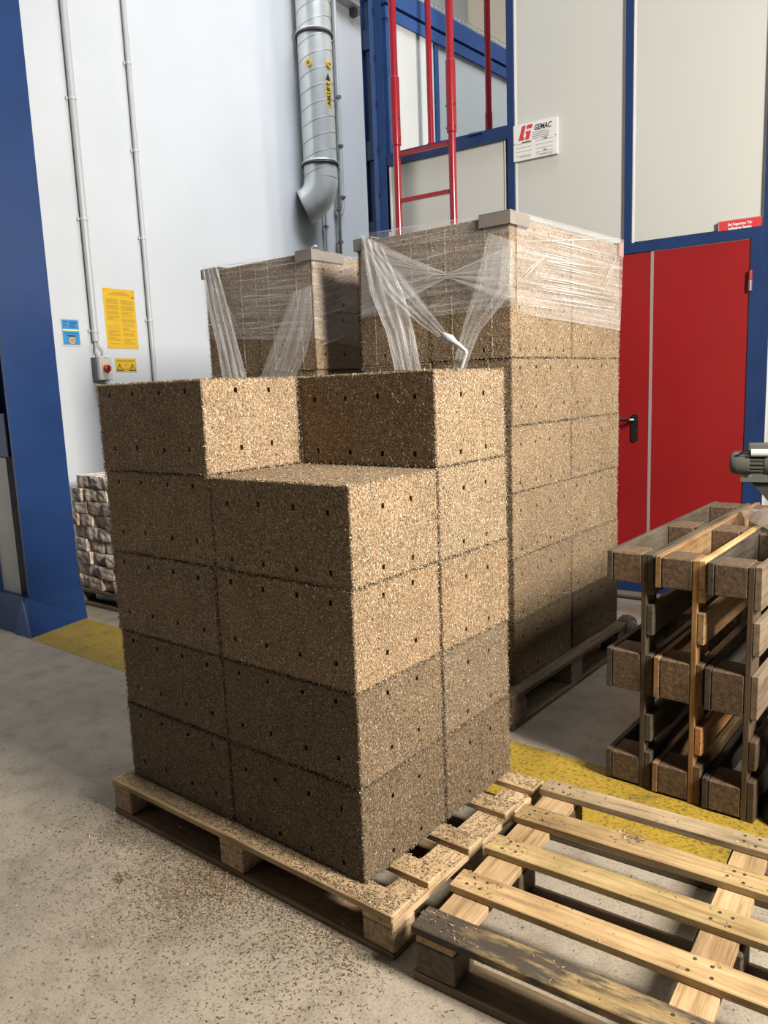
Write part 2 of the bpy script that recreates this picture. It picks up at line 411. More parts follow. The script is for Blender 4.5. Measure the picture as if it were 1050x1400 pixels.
for k in range(25):
    a = math.pi + math.pi*k/24; prof.append((.02*math.cos(a), -.066+.02*math.sin(a)))
hp.prism([(x-.093, z+1.083) for x, z in prof], 'y', -.014, -.004)
hpo = hp.build('handle_plate', BLACKM, dr)
MB().tube([(-.093, -.012, 1.135), (-.093, -.06, 1.135), (-.105, -.066, 1.135), (-.225, -.066, 1.137)], .011, 10).build('lever', BLACKM, hpo)
MB().tube([(-.093, -.014, 1.06), (-.093, -.019, 1.06)], .009, 12).build('lock_cylinder', STEEL, hpo)
for z in (1.84, .35):
    h = MB().tube([(.533, -.018, z), (.533, -.018, z+.055)], .011, 10).build('hinge', STEEL, dr)
    MB().tube([(.533, -.018, z+.055), (.533, -.018, z+.11)], .011, 10).build('hinge_cap', RED, h)

# ================================================================== text helper
def text_mesh(txt, size, shear=0.0, bold=0.0, align='CENTER'):
    c = bpy.data.curves.new('lettering', 'FONT'); c.body = txt; c.size = size; c.align_x = align; c.align_y = 'CENTER'
    c.shear = shear; c.extrude = .0004; c.offset = bold; c.resolution_u = 3
    o = bpy.data.objects.new('lettering', c); COL.objects.link(o); bpy.context.view_layer.update()
    m = bpy.data.meshes.new_from_object(o.evaluated_get(bpy.context.evaluated_depsgraph_get()))
    bpy.data.objects.remove(o, do_unlink=True); return m
def lettering(txt, size, parent, pos, rot, mat, width=None, **kw):
    m = text_mesh(txt, size, **kw); m.materials.clear(); m.materials.append(mat)
    o = link('lettering', m, parent, pos, rot)
    if width:
        xs = [v.co.x for v in m.vertices]; o.scale.x = width/(max(xs)-min(xs))
    return o
FRONT = (R(90), 0, 0)                    # reads on a face looking to -Y
LEFTW = (R(90), 0, R(90))                # reads on a face looking to +X

# ================================================================== things on the booth
g = thing('company_sign', B(-.713, -.002, 2.775), 'white sign with red slanted logo lettered GEMAC on the grey booth panel', 'sign', rz=TH)
SWD, SHT = .29, .215
MB().box(0, SWD, -.003, .020, 0, SHT).build('plate', SIGNWHITE, g)
def gp(poly, mat, name): return MB().prism(poly, 'y', -.0042, -.003).build(name, mat, g)
# slanted two-piece logo: an L and a hooked arm
sh = .30
def sl(pts, ox, oz, k): return [(ox+(x+z*sh)*k, oz+z*k) for x, z in pts]
gp(sl([(0, 0), (.42, 0), (.42, .22), (.30, .22), (.30, 1), (0, 1)], .035, .118, .085), SIGNRED, 'logo')
gp(sl([(.52, 0), (.82, 0), (.82, .58), (.44, .58), (.44, .42), (.52, .42)], .035, .118, .085), SIGNRED, 'logo')
gp(sl([(.40, .74), (.84, .74), (.84, 1), (.40, 1)], .035, .118, .085), SIGNRED, 'logo')
lettering('GEMAC', .044, g, (.195, -.0035, .176), FRONT, INK, width=.115, shear=.25, bold=.0012)
for k, wd in enumerate((.105, .115, .105, .11)):
    gp([(.128, .148-k*.0115), (.128+wd, .148-k*.0115), (.128+wd, .152-k*.0115), (.128, .152-k*.0115)], INKG, 'text_line')
for c0, c1, rows in ((.018, .125, (.098, .075, .052)), (.15, .265, (.098, .075, .052, .030))):
    for z in rows: gp([(c0, z), (c1, z), (c1, z+.0022), (c0, z+.0022)], INKG, 'form_line')
lettering('1998', .016, g, (.21, -.0035, .104), FRONT, INK, shear=.2)
gp([(.055, .1025), (.118, .1025), (.121, .1085), (.058, .1085)], INK, 'text_line')
lettering('400', .015, g, (.21, -.0035, .038), FRONT, INK, shear=.2)
for c0, c1, z in ((.02, .12, .026), (.045, .115, .018), (.155, .265, .017), (.18, .26, .009)): gp([(c0, z), (c1, z), (c1, z+.003), (c0, z+.003)], INKG, 'text_line')
for x, z in ((.008, .105), (.282, .11)): MB().tube([(x, -.006, z), (x, -.003, z)], .003, 8).build('screw', BLACKM, g)

g = thing('door_notice', B(.526, -.004, 2.168), 'small red notice in white German lettering above the red door', 'sign', rz=TH)
MB().box(0, .216, -.002, .022, 0, .062).build('plate', SIGNRED, g)
MB().box(-.004, .0, -.002, .022, 0, .064).build('edge', PINK, g); MB().box(-.004, .216, -.002, .022, .062, .066).build('edge', PINK, g)
lettering('Bei Reparatur Tür', .020, g, (.108, -.0028, .040), FRONT, WHITEINK, width=.125, bold=.0006)
lettering('aufstehen lassen', .020, g, (.108, -.0028, .019), FRONT, WHITEINK, width=.118, bold=.0006)

# --- red ladder in front of the booth
ld = thing('red_ladder', B(-1.197, -.3), 'red tubular ladder with sleeved side rails standing against the grey booth panel', 'ladder', rz=TH)
for x in (-.208, .202):
    r_ = MB().tube([(x, 0, 0), (x, 0, 5.0)], .024, 14).build('side_rail', REDTUBE, ld, True)
    MB().tube([(x, 0, 2.94), (x, 0, 2.945), (x, 0, 3.355), (x, 0, 3.36)], .029, 14, radii=[.026, .031, .031, .026]).build('sleeve', REDTUBE, r_, True)
    for z in (2.97, 3.10): MB().tube([(x-.033, -.01, z), (x+.033, -.01, z)], .006, 8).build('bolt', MOTORD, r_)
for k in range(11): MB().box(-.19, .18, -.012, .012, .014+k*.287-.012+.0, .014+k*.287+.012).build('rung', REDTUBE, ld)
for s_ in (-1.5, -1.04):
    hpst = thing('handrail_post', B(s_, .32, 2.5), 'red tubular handrail post rising behind the blue rail, %s' % ('beside the booth corner post' if s_ < -1.2 else 'beside the grey booth panels'), 'post', rz=TH)
    MB().tube([(0, 0, 0), (0, 0, 2.4)], .021, 12).build('tube', REDTUBE, hpst, True)
    MB().tube([(0, 0, 0), (0, 0, .72 if s_ > -1.2 else .62)], .025, 12).build('sleeve', REDTUBE, hpst, True)

# ================================================================== things on the left wall
def wthing(name, t, z, label, cat, group=None): return thing(name, B(SW, t, z), label, cat, group, rz=TH)
def conduit(t, z0, z1, clips, rad, label):
    c = wthing('cable_conduit', t, z0, label, 'conduit')
    MB().tube([(rad+.012, 0, 0), (rad+.012, 0, z1-z0)], rad, 14).build('pipe', CONDUIT, c, True)
    for z in clips:
        cl = MB().box(0, .014, -rad-.012, rad+.012, z-z0-.01, z-z0+.01); cl.lathe([(rad+.003, -.009), (rad+.003, .009)], 16, (rad+.012, 0, z-z0))
        cl.build('clip', GREYPL, c)
conduit(-1.315, 1.79, 5.4, (1.863, 2.617, 3.395, 4.2), .023, 'thick grey conduit running down the white wall to the switch box')
conduit(-.812, .9, 5.4, (1.3, 1.962, 2.558, 3.171, 3.766, 4.4), .017, 'thin grey conduit on the white wall beside the yellow poster')

sw = wthing('isolator_switch', -1.285, 1.515, 'grey isolator switch box with red rotary knob on the white wall', 'switch')
MB().box(0, .045, -.06, .05, .0, .165).build('back_box', GREYD, sw)
lid = link('cover', cbox('cover', .035, .108, .168, .004, GREYPL), sw, (.062, .003, .088))
link('knob_plate', cbox('knob_plate', .006, .052, .06, .002, YELPL), lid, (.019, -.004, -.003))
kn = MB().tube([(.02, -.002, -.003), (.03, -.002, -.003), (.045, -.002, -.003), (.048, -.002, -.003)], .026, 20, radii=[.026, .027, .025, .02]).build('knob', REDPL, lid, True)
link('knob_grip', cbox('knob_grip', .02, .012, .044, .003, REDPL), lid, (.052, -.002, -.003))
for y, z in ((-.0, .075), (.0, -.075)): MB().tube([(.016, y, z), (.0195, y, z)], .004, 8).build('screw', GREYD, lid)
for y in (-.02, .025):
    MB().tube([(.03, y, .165), (.03, y, .19)], .009, 10).build('cable_gland', GREYPL, sw)
    MB().tube([(.03, y, .18), (.033, y*1.4-.01, .21), (.033, -.02+y*.6, .25), (.033, -.033+y*.2, .29)], .006, 8).build('cable', GREYPL, sw, True)

def wsign(name, t0, z0, wd, ht, mat, label, thick=.002):
    s_ = wthing(name, t0, z0, label, 'sign'); MB().box(0, thick, 0, wd, 0, ht).build('plate', mat, s_); return s_
def wline(s_, y0, y1, z, h, mat, name='text_line', x=.002): return MB().box(x, x+.0006, y0, y1, z, z+h).build(name, mat, s_)
rng = random.Random(5)
po = wsign('safety_poster', -1.194, 1.748, .275, .425, SIGNYEL, 'large yellow safety poster with two columns of fine print on the white wall')
for k, (a, b_) in enumerate(((.09, .20), (.06, .22), (.04, .24))): wline(po, a, b_, .398-k*.009, .004, INKY)
MB().prism([(.245, .372), (.257, .366), (.269, .372), (.257, .378)], 'x', .002, .003).build('badge', INK, po)
z = .345; k = 0
while z > .022:
    for c0, c1 in ((.018, .125), (.145, .258)):
        if rng.random() < .90: wline(po, c0, c0+(c1-c0)*rng.choice((1, 1, .95, .9, .55)), z, .0036, INKY)
    z -= .0088 if rng.random() < .8 else .016
for y, z in ((.012, .413), (.263, .413), (.012, .012), (.263, .012)): MB().tube([(.002, y, z), (.0035, y, z)], .004, 8).build('screw', INKY, po)
wn = wsign('crane_switch_sign', -1.141, 1.578, .186, .1, SIGNYEL, 'small yellow warning sign with two triangles beside the isolator switch')
lettering('Netztrennschalter', .022, wn, (.0022, .093, .082), LEFTW, INKY, width=.165, bold=.0007)
lettering('für', .02, wn, (.0022, .093, .052), LEFTW, INKY)
lettering('Krane', .022, wn, (.0022, .093, .019), LEFTW, INKY, bold=.0007)
for yc in (.036, .150):
    tri = MB().prism([(yc-.031, .008), (yc+.031, .008), (yc, .062)], 'x', .002, .0026).build('triangle_border', INK, wn)
    MB().prism([(yc-.021, .014), (yc+.021, .014), (yc, .050)], 'x', .0026, .0030).build('triangle_field', SIGNYEL, tri)
    MB().box(.003, .0034, yc-.002, yc+.002, .022, .038).box(.003, .0034, yc-.002, yc+.002, .016, .019).build('exclamation_mark', INK, tri)
bn = wsign('blue_notice', -1.558, 1.756, .148, .188, GREYPL, 'small blue notice with yellow band and orange disc on the white wall')
MB().box(.002, .003, .009, .139, .01, .178).build('print', SIGNBLUE, bn)
MB().box(.003, .0035, .012, .136, .102, .114).build('band', PALEYEL, bn)
for (a, b_, z) in ((.02, .05, .16), (.065, .125, .16), (.065, .12, .15), (.02, .045, .14), (.068, .10, .138), (.068, .115, .128)): wline(bn, a, b_, z, .006, INKB, x=.003)
wline(bn, .025, .125, .086, .005, INKB, x=.003)
MB().prism([(.03, .074), (.12, .074), (.09, .064), (.06, .064)], 'x', .003, .0036).build('arc', INK, bn)
MB().tube([(.003, .078, .038), (.0036, .078, .038)], .022, 20).build('disc_rim', PALEYEL, bn)
MB().tube([(.0036, .078, .038), (.0044, .078, .038)], .018, 20).build('disc', ORANGE, bn)

# --- spiral duct with elbow into the wall, straps and stickers
du = wthing('spiral_duct', 1.165, 2.95, 'galvanised spiral ventilation duct with an elbow turning into the white wall', 'duct')
DX, DRAD, ZB = .20, .155, .36         # axis off the wall, radius, straight part starts this far above the base
MB().tube([(DX, 0, ZB), (DX, 0, 2.9)], DRAD, 32).build('pipe', GALV, du, True)
# the elbow bends towards the wall and slightly to the side
el = []
for k in range(13):
    a = R(70)*k/12; rr = .25
    dx_, dy_ = -.86, -.50
    q = rr*(1-math.cos(a)); el.append((DX+dx_*q, dy_*q, ZB - rr*math.sin(a)))
elb = MB().tube(el, DRAD, 32, radii=[DRAD*1.01]*13).build('elbow', GALV, du, True)
MB().tube([el[-2], el[-1]], DRAD*1.04, 32).build('end_collar', GALVD, elb, True)
def ring(zc, rad, tilt, phase, thick, mat, name, n=40):
    pts = [(DX+rad*math.cos(2*math.pi*k/n), rad*math.sin(2*math.pi*k/n), zc+tilt*math.cos(2*math.pi*k/n-phase)) for k in range(n+1)]
    return MB().tube(pts, thick, 6, cap=False).build(name, mat, du, True)
for k in range(18): ring(ZB+.06+k*.138, DRAD+.0005, .055, R(25), .0028, GALVD, 'spiral_seam')
for z in (.50, 1.60):
    st = ring(z, DRAD+.008, 0, 0, .009, GALV, 'strap'); ring(z-.02, DRAD+.006, 0, 0, .011, RUBBER, 'strap_lining')
    MB().box(-DX, -.12, -.02, .02, -.01, .01).build('strap_bracket', STEEL, du).location = (DX, 0, z)
def duct_pt(ang, z, off=.002): return (DX+(DRAD+off)*math.cos(ang), (DRAD+off)*math.sin(ang), z)
for ang in (R(-74), R(-4)):
    d_ = MB(); p = np.array(duct_pt(ang, 1.31)); n_ = np.array([math.cos(ang), math.sin(ang), 0])
    d_.tube([p, p+n_*.012], .032, 18); dd_ = d_.build('grommet', YELPL, du)
    MB().tube([p+n_*.012, p+n_*.016], .012, 12).build('grommet_hole', GREYD, dd_)
# sticker curved on the duct: yellow strip with black tip and lettering
def curved(z0, z1, a0, a1, off, taper=False, n=6):
    m_ = MB(); vs = []; fs = []
    for i, zz in enumerate((z0, z1)):
        for k in range(n+1):
            a = a0+(a1-a0)*k/n
            if taper and i == 1: a = (a0+a1)/2 + (a-(a0+a1)/2)*.05
            vs.append(duct_pt(a, zz, off))
    for k in range(n): fs.append((k, k+1, n+2+k, n+1+k))
    m_.add(vs, fs); return m_
sk = curved(1.03, 1.17, R(-20), R(2), .002).build('sticker', YELPL, du)
curved(1.17, 1.235, R(-20), R(2), .002, True).build('sticker_tip', INK, sk)
curved(.95, 1.03, R(-20), R(2), .002).build('sticker_tail', YELPL, sk)
lp = duct_pt(R(-9), 1.06, .0035)
lettering('ABLUFT', .055, du, lp, (R(90), R(-90), R(90-9)), INK, bold=.001)

# --- thin pipes beside the duct
def wallpipe(t, z0, z1, rad, label, mat, clamps, bend=False):
    c = wthing('wall_pipe', t, z0, label, 'pipe'); x = rad+.035
    path = [(x, 0, 0), (x, 0, z1-z0)]
    if bend: path = [(.0, -.05, -.05), (x*.6, -.02, -.03), (x, 0, .03), (x, 0, z1-z0)]
    MB().tube(path, rad, 12).build('pipe', mat, c, True)
    for z in clamps:
        MB().lathe([(rad+.004, -.014), (rad+.014, -.010), (rad+.014, .010), (rad+.004, .014)], 16, (x, 0, z-z0)).build('clamp', STEEL, c, True)
        MB().tube([(0, 0, z-z0), (x-rad, 0, z-z0)], .006, 8).build('clamp_stud', STEEL, c)
    return c
wallpipe(1.615, .5, 5.6, .020, 'bright steel pipe with round clamps beside the spiral duct', STEEL, (2.83, 3.14, 3.51, 4.67))
wallpipe(1.70, 3.14, 5.6, .016, 'white pipe ending in a dark elbow beside the steel pipe', CONDUIT, (3.27, 3.75, 4.2), True)
wallpipe(1.41, .5, 3.1, .012, 'thin grey cable pipe under the elbow of the spiral duct', CONDUIT, (2.95, 2.2))
tb = wthing('support_beam', 2.3, 5.12, 'grey steel support beam high on the wall above the pipes', 'beam')
MB().box(.0, .012, -.55, 2.1, 0, .22).build('web', GALVD, tb); MB().box(0, .12, -.55, 2.1, -.012, 0).build('flange', GALVD, tb); MB().box(0, .12, -.55, 2.1, .22, .232).build('flange', GALVD, tb); MB().box(.02, .07, -.30, -.24, -.08, -.012).build('bracket', MOTORD, tb)

# ================================================================== blue steel column
co = thing('steel_column', (-3.48, 1.032, 0), 'tall blue steel H-column on the yellow stripe beside the white wall', 'column', rz=R(1))
MB().box(-.022, 0, -.16, .17, 0, 7.0).build('flange', BLUE, co)
MB().box(-.40, -.378, -.16, .17, 0, 7.0).build('flange', BLUE, co)
MB().box(-.378, -.022, -.008, .012, 0, 7.0).build('web', DBLUE, co)
MB().box(-.378, -.15, -.135, -.008, .21, 1.06).build('infill', DIRTWHITE, co)
sb_ = link('side_box', cbox('side_box', .26, .14, .26, .006, DBLUE), co, (-.20, -.085, 1.195))
# splayed shoe at the foot
shoe = MB(); shoe.add([(-.42, -.175, .21), (.004, -.175, .21), (.004, .185, .21), (-.42, .185, .21), (-.62, -.245, 0), (.12, -.235, 0), (.02, .19, 0), (-.62, .205, 0)],
                      [(0, 1, 2, 3), (4, 7, 6, 5), (0, 4, 5, 1), (1, 5, 6, 2), (2, 6, 7, 3), (3, 7, 4, 0)])
shoe.build('base_shoe', BLUE, co)
MB().add([(-.045, -.177, .21), (.004, -.177, .215), (.124, -.238, 0), (.112, -.243, 0), (-.047, -.19, .205), (-.06, -.25, 0)], [(0, 1, 2, 3), (4, 0, 3, 5), (4, 1, 0), ]).build('gusset', LBLUE, co)
MB().box(-.64, -.40, -.25, .22, 0, .012).build('base_plate', DBLUE, co)

# ================================================================== pallets
def pallet(name, loc, label, L, Wd, H, tops, cross, runners, blockw, tint, rot=None, rz=0.0, seed=0, bottint=None, group=None,
           tt=.022, ct=.020, bt=.022, scorched=(), nails=(), blocktint=None, cat='pallet'):
    """local: X length, Y width, Z up; origin at a bottom corner"""
    rn = random.Random(seed); p = thing(name, loc, label, cat, group, rz=rz)
    if rot is not None: p.rotation_euler = rot
    def tn(c, v=.16):
        k = .72*(1+rn.uniform(-v, v)); return (c[0]*k, c[1]*k*(1+rn.uniform(-.03, .03)), c[2]*k*(1+rn.uniform(-.06, .06)), 1)
    zt = H-tt; zc = zt-ct
    for i, (y0, y1) in enumerate(tops):
        mat = WOODS if i in scorched else WOOD
        e = rn.uniform(-.004, .004)
        bd = link('top_board', cbox('top_board', L+e, y1-y0, tt, .0025, mat), p, (L/2+e/2, (y0+y1)/2, H-tt/2), (0, 0, rn.uniform(-.003, .003)), tn(tint))
        for xn in nails:
            for (dx, dy) in ((-.018, -.016), (.02, -.018), (-.014, .017), (.018, .014)):
                MB().tube([(0, 0, 0), (0, 0, .0012)], .0042, 8).build('nail', MOTORD, bd).location = (xn-L/2+dx+rn.uniform(-.006, .006), dy+rn.uniform(-.005, .005), tt/2)
    for x0, x1 in cross:
        cb_ = cbox('cross_board', Wd-.004, x1-x0, ct, .002, WOOD)
        link('cross_board', cb_, p, ((x0+x1)/2, Wd/2, zc+ct/2), (0, 0, R(90)), tn(tint))
    for (y0, y1) in runners:
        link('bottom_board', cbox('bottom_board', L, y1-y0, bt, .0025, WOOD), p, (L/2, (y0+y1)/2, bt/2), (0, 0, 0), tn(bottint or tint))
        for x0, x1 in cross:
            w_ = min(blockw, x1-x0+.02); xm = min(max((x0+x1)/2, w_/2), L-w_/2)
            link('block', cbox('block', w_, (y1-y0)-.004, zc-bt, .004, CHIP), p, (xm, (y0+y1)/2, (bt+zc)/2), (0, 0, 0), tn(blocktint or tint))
    return p

PALE = (.60, .47, .31); GREYW = (.24, .20, .155); DARKW = (.13, .10, .075); WARMD = (.27, .175, .10)
# front pallet under the unwrapped stack: near corner at the world origin
P1 = pallet('wooden_pallet', (-1.2, 0, 0), 'pale wooden pallet strewn with shavings under the unwrapped stack', 1.2, .8, .12,
            [(0, .082), (.160, .232), (.342, .414), (.555, .628), (.722, .80)], [(0, .10), (.55, .65), (1.10, 1.2)],
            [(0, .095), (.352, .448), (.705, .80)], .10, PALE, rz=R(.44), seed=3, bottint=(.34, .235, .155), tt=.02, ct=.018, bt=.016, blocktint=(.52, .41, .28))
P1.location = (-1.2*math.cos(R(.44)), -1.2*math.sin(R(.44)), 0)
# empty pallet in front of the standing pallets
P2 = pallet('wooden_pallet', (.070, -.018, 0), 'empty pale wooden pallet with one scorched board lying on the floor', 1.26, .8, .144,
            [(0, .082), (.176, .252), (.364, .440), (.545, .625), (.728, .80)], [(.012, .112), (.56, .645), (1.15, 1.25)],
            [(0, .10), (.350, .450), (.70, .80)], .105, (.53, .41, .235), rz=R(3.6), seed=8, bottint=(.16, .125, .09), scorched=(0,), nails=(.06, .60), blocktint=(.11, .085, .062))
for q in P2.children:
    if q.name.startswith('cross_board'): q.color = (.40, .30, .185, 1)
    if q.name.startswith('top_board') and q.location.y > .7: q.color = (.34, .285, .20, 1)
# three pallets standing on their long edge
ROTS = Matrix(((0, 0, 1), (1, 0, 0), (0, 1, 0))).to_euler()
stl = ['weathered grey pallet standing on edge, the one of three closest to the wrapped stack',
       'brown pallet with an orange-tinted end board standing on edge between two others',
       'dark brown pallet standing on edge beside the stepped iron cylinder']
shaded_tints = [(.125, .112, .093), (.20, .14, .082), (.115, .085, .06)]  # lowered evenly in place of shade from clutter on the right
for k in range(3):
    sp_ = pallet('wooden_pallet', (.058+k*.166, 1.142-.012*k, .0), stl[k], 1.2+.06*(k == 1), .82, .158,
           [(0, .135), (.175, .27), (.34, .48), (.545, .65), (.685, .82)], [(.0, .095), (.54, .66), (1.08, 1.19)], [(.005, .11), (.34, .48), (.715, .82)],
           .13, shaded_tints[k], rot=ROTS, seed=20+k, group=None, blocktint=((.15, .105, .066), (.17, .115, .068), (.135, .092, .056))[k], bt=.020, tt=.022, ct=.018)
    byname = {}
    for ch in sorted(sp_.children, key=lambda c: c.name): byname.setdefault(ch.name.split('.')[0], []).append(ch)
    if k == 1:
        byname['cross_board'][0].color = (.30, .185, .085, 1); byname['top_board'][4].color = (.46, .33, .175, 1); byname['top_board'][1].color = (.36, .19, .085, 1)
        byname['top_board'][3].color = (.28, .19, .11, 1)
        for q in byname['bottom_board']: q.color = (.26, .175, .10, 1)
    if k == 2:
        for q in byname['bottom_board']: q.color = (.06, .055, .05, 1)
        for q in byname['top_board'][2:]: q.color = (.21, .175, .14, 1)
# pallets under the wrapped stacks and under the bricks
P4 = pallet('wooden_pallet', (-.388, 1.275, 0), 'grey wooden pallet under the wrapped stack beside the red door', 1.2, .83, .144,
            [(0, .10), (.18, .27), (.37, .46), (.55, .64), (.73, .83)], [(0, .11), (.54, .66), (1.09, 1.2)], [(0, .10), (.36, .46), (.73, .83)], .12, GREYW, rz=R(90), seed=31)
P5 = pallet('wooden_pallet', (-1.42, 1.275, 0), 'grey wooden pallet under the wrapped stack beside the bricks', 1.2, .86, .144,
            [(0, .10), (.18, .27), (.37, .46), (.55, .64), (.73, .86)], [(0, .11), (.54, .66), (1.09, 1.2)], [(0, .10), (.36, .46), (.76, .86)], .12, GREYW, rz=R(90), seed=32)
P6 = pallet('wooden_pallet', (-3.88, 1.38, 0), 'dark pallet carrying the stacked bricks beside the blue column', 1.2, .5, .118,
            [(0, .09), (.12, .21), (.25, .34), (.40, .5)], [(0, .1), (.55, .65), (1.1, 1.2)], [(0, .1), (.4, .5)], .10, (.19, .165, .14), rz=R(2), seed=33)

# ================================================================== shaving blocks
BLX, BLY, BLZ = .520, .374, .262
def grid_face(mb, o, eu, ev, n, U, V, holes, seedv):
    """one face with square pockets left out as real recesses"""
    hu, hv, dep = .0058, .0072, .03
    us = sorted({0, U, *[h[0]-hu for h in holes], *[h[0]+hu for h in holes]}); vs_ = sorted({0, V, *[h[1]-hv for h in holes], *[h[1]+hv for h in holes]})
    o, eu, ev, n = map(np.array, (o, eu, ev, n))
    for i in range(len(us)-1):
        for j in range(len(vs_)-1):
            a, b_, c, d = us[i], us[i+1], vs_[j], vs_[j+1]; mu, mv = (a+b_)/2, (c+d)/2
            q = [o+eu*a+ev*c, o+eu*b_+ev*c, o+eu*b_+ev*d, o+eu*a+ev*d]
            if any(abs(mu-h[0]) < hu*.9 and abs(mv-h[1]) < hv*.9 for h in holes):
                q2 = [p - n*dep for p in q]; mb.add(q+q2, [(4, 5, 6, 7), (0, 1, 5, 4), (1, 2, 6, 5), (2, 3, 7, 6), (3, 0, 4, 7)])
            else: mb.add(q, [(0, 1, 2, 3)])
def block_faces(rows):
    X, Y, Z = BLX/2, BLY/2, BLZ; hl = [(f*BLX, r*BLZ) for f in (.13, .375, .62, .865) for r in rows]; hs = [(f*BLY, r*BLZ) for f in (.34, .68) for r in rows]
    return [((-X, -Y, 0), (1, 0, 0), (0, 0, 1), (0, -1, 0), BLX, BLZ, hl), ((X, Y, 0), (-1, 0, 0), (0, 0, 1), (0, 1, 0), BLX, BLZ, hl),
            ((X, -Y, 0), (0, 1, 0), (0, 0, 1), (1, 0, 0), BLY, BLZ, hs), ((-X, Y, 0), (0, -1, 0), (0, 0, 1), (-1, 0, 0), BLY, BLZ, hs),
            ((-X, -Y, Z), (1, 0, 0), (0, 1, 0), (0, 0, 1), BLX, BLY, []), ((-X, Y, 0), (1, 0, 0), (0, -1, 0), (0, 0, -1), BLX, BLY, [])]
def jit(holes, rn): return [(h[0]+rn.uniform(-.006, .006), h[1]+rn.uniform(-.004, .004)) for h in holes]
def sliver_mesh(name, C, D, W, tone, mat):
    """C centres, D half-length vectors, W half-width vectors (n,3) -> lens-shaped flakes"""
    n = len(C); V = np.empty((n, 4, 3)); V[:, 0] = C-D; V[:, 1] = C+W; V[:, 2] = C+D; V[:, 3] = C-W
    m = bpy.data.meshes.new(name); m.vertices.add(n*4); m.vertices.foreach_set('co', V.reshape(-1))
    m.loops.add(n*4); m.loops.foreach_set('vertex_index', np.arange(n*4, dtype=np.int32))
    m.polygons.add(n); m.polygons.foreach_set('loop_start', np.arange(0, n*4, 4, dtype=np.int32))
    try: m.polygons.foreach_set('loop_total', np.full(n, 4, dtype=np.int32))
    except Exception: pass
    a = m.attributes.new('tone', 'FLOAT', 'FACE'); a.data.foreach_set('value', tone.astype(np.float32))
    m.materials.append(mat); m.update(calc_edges=True); m.validate(); return m
def slivers_on(faces, dens, rs, lo=.0045, hi=.013, wd=(.0007, .0017), tilt=.20, lift=.0018):
    Cs, Ds, Ws, Ts = [], [], [], []
    for o, eu, ev, n, U, V, holes in faces:
        o, eu, ev, n = (np.array(q, float) for q in (o, eu, ev, n)); k = int(dens*U*V)
        uv = rs.rand(k, 2)*[U, V]
        keep = np.ones(k, bool)
        for h in holes: keep &= ((uv[:, 0]-h[0])/.008)**2 + ((uv[:, 1]-h[1])/.011)**2 > 1
        uv = uv[keep]; k = len(uv); a = rs.rand(k)*2*np.pi; b_ = rs.randn(k)*tilt*.45; l = (lo+(hi-lo)*rs.rand(k)**1.6)/2
        d = (np.cos(a)*np.cos(b_))[:, None]*eu + (np.sin(a)*np.cos(b_))[:, None]*ev + np.sin(b_)[:, None]*n
        s = np.cross(n, d); s /= np.linalg.norm(s, axis=1)[:, None]+1e-9; r_ = rs.randn(k)*.22; nn = np.cross(d, s)
        s = np.cos(r_)[:, None]*s + np.sin(r_)[:, None]*nn
        Cs.append(o + uv[:, :1]*eu + uv[:, 1:]*ev + n*(.0004+lift*rs.rand(k))[:, None]); Ds.append(d*l[:, None]); Ws.append(s*(wd[0]+(wd[1]-wd[0])*rs.rand(k))[:, None]/1.2)
        Ts.append(np.clip(rs.beta(1.5, 1.9, k), 0, 1))
    return [np.concatenate(q) for q in (Cs, Ds, Ws, Ts)]
def fringe(faces, rs, per_m=620):
    """frayed shavings along the block edges"""
    X, Y, Z = BLX/2, BLY/2, BLZ; E = []
    for z in (.001, Z-.001): E += [((-X, -Y, z), (X, -Y, z)), ((X, -Y, z), (X, Y, z)), ((X, Y, z), (-X, Y, z)), ((-X, Y, z), (-X, -Y, z))]
    for x, y in ((-X, -Y), (X, -Y), (X, Y), (-X, Y)): E.append(((x, y, 0), (x, y, Z)))
    Cs, Ds, Ws = [], [], []
    for a, b_ in E:
        a, b_ = np.array(a), np.array(b_); k = int(per_m*np.linalg.norm(b_-a)); t = rs.rand(k, 1)
        Cs.append(a+(b_-a)*t + rs.randn(k, 3)*.0016); d = rs.randn(k, 3); d[:, 2] *= .8; d /= np.linalg.norm(d, axis=1)[:, None]
        s = np.cross(d, rs.randn(k, 3)); s /= np.linalg.norm(s, axis=1)[:, None]
        Ds.append(d*(.0022+.0058*rs.rand(k, 1)**2)); Ws.append(s*(.0006+.0007*rs.rand(k, 1)))
    C = np.concatenate(Cs); return C, np.concatenate(Ds), np.concatenate(Ws), rs.beta(1.5, 2.0, len(C))
def seams(rs):
    Cs, Ds, Ws = [], [], []
    for y in (-BLY*.28, BLY*.22):
        for x in (-BLX/2, BLX/2):
            k = 130; c = np.stack([np.full(k, x)+np.sign(x)*(.0015+.001*rs.rand(k)), y+rs.randn(k)*.0012, rs.rand(k)*BLZ], 1); Cs.append(c)
            d = rs.randn(k, 3)*[.25, .5, 1]; d /= np.linalg.norm(d, axis=1)[:, None]; s = np.cross(d, [1, 0, 0]); s /= np.linalg.norm(s, axis=1)[:, None]
            Ds.append(d*.005); Ws.append(s*.0011)
    C = np.concatenate(Cs); return C, np.concatenate(Ds), np.concatenate(Ws), .75+.25*rs.rand(len(C))
VARIANTS = []
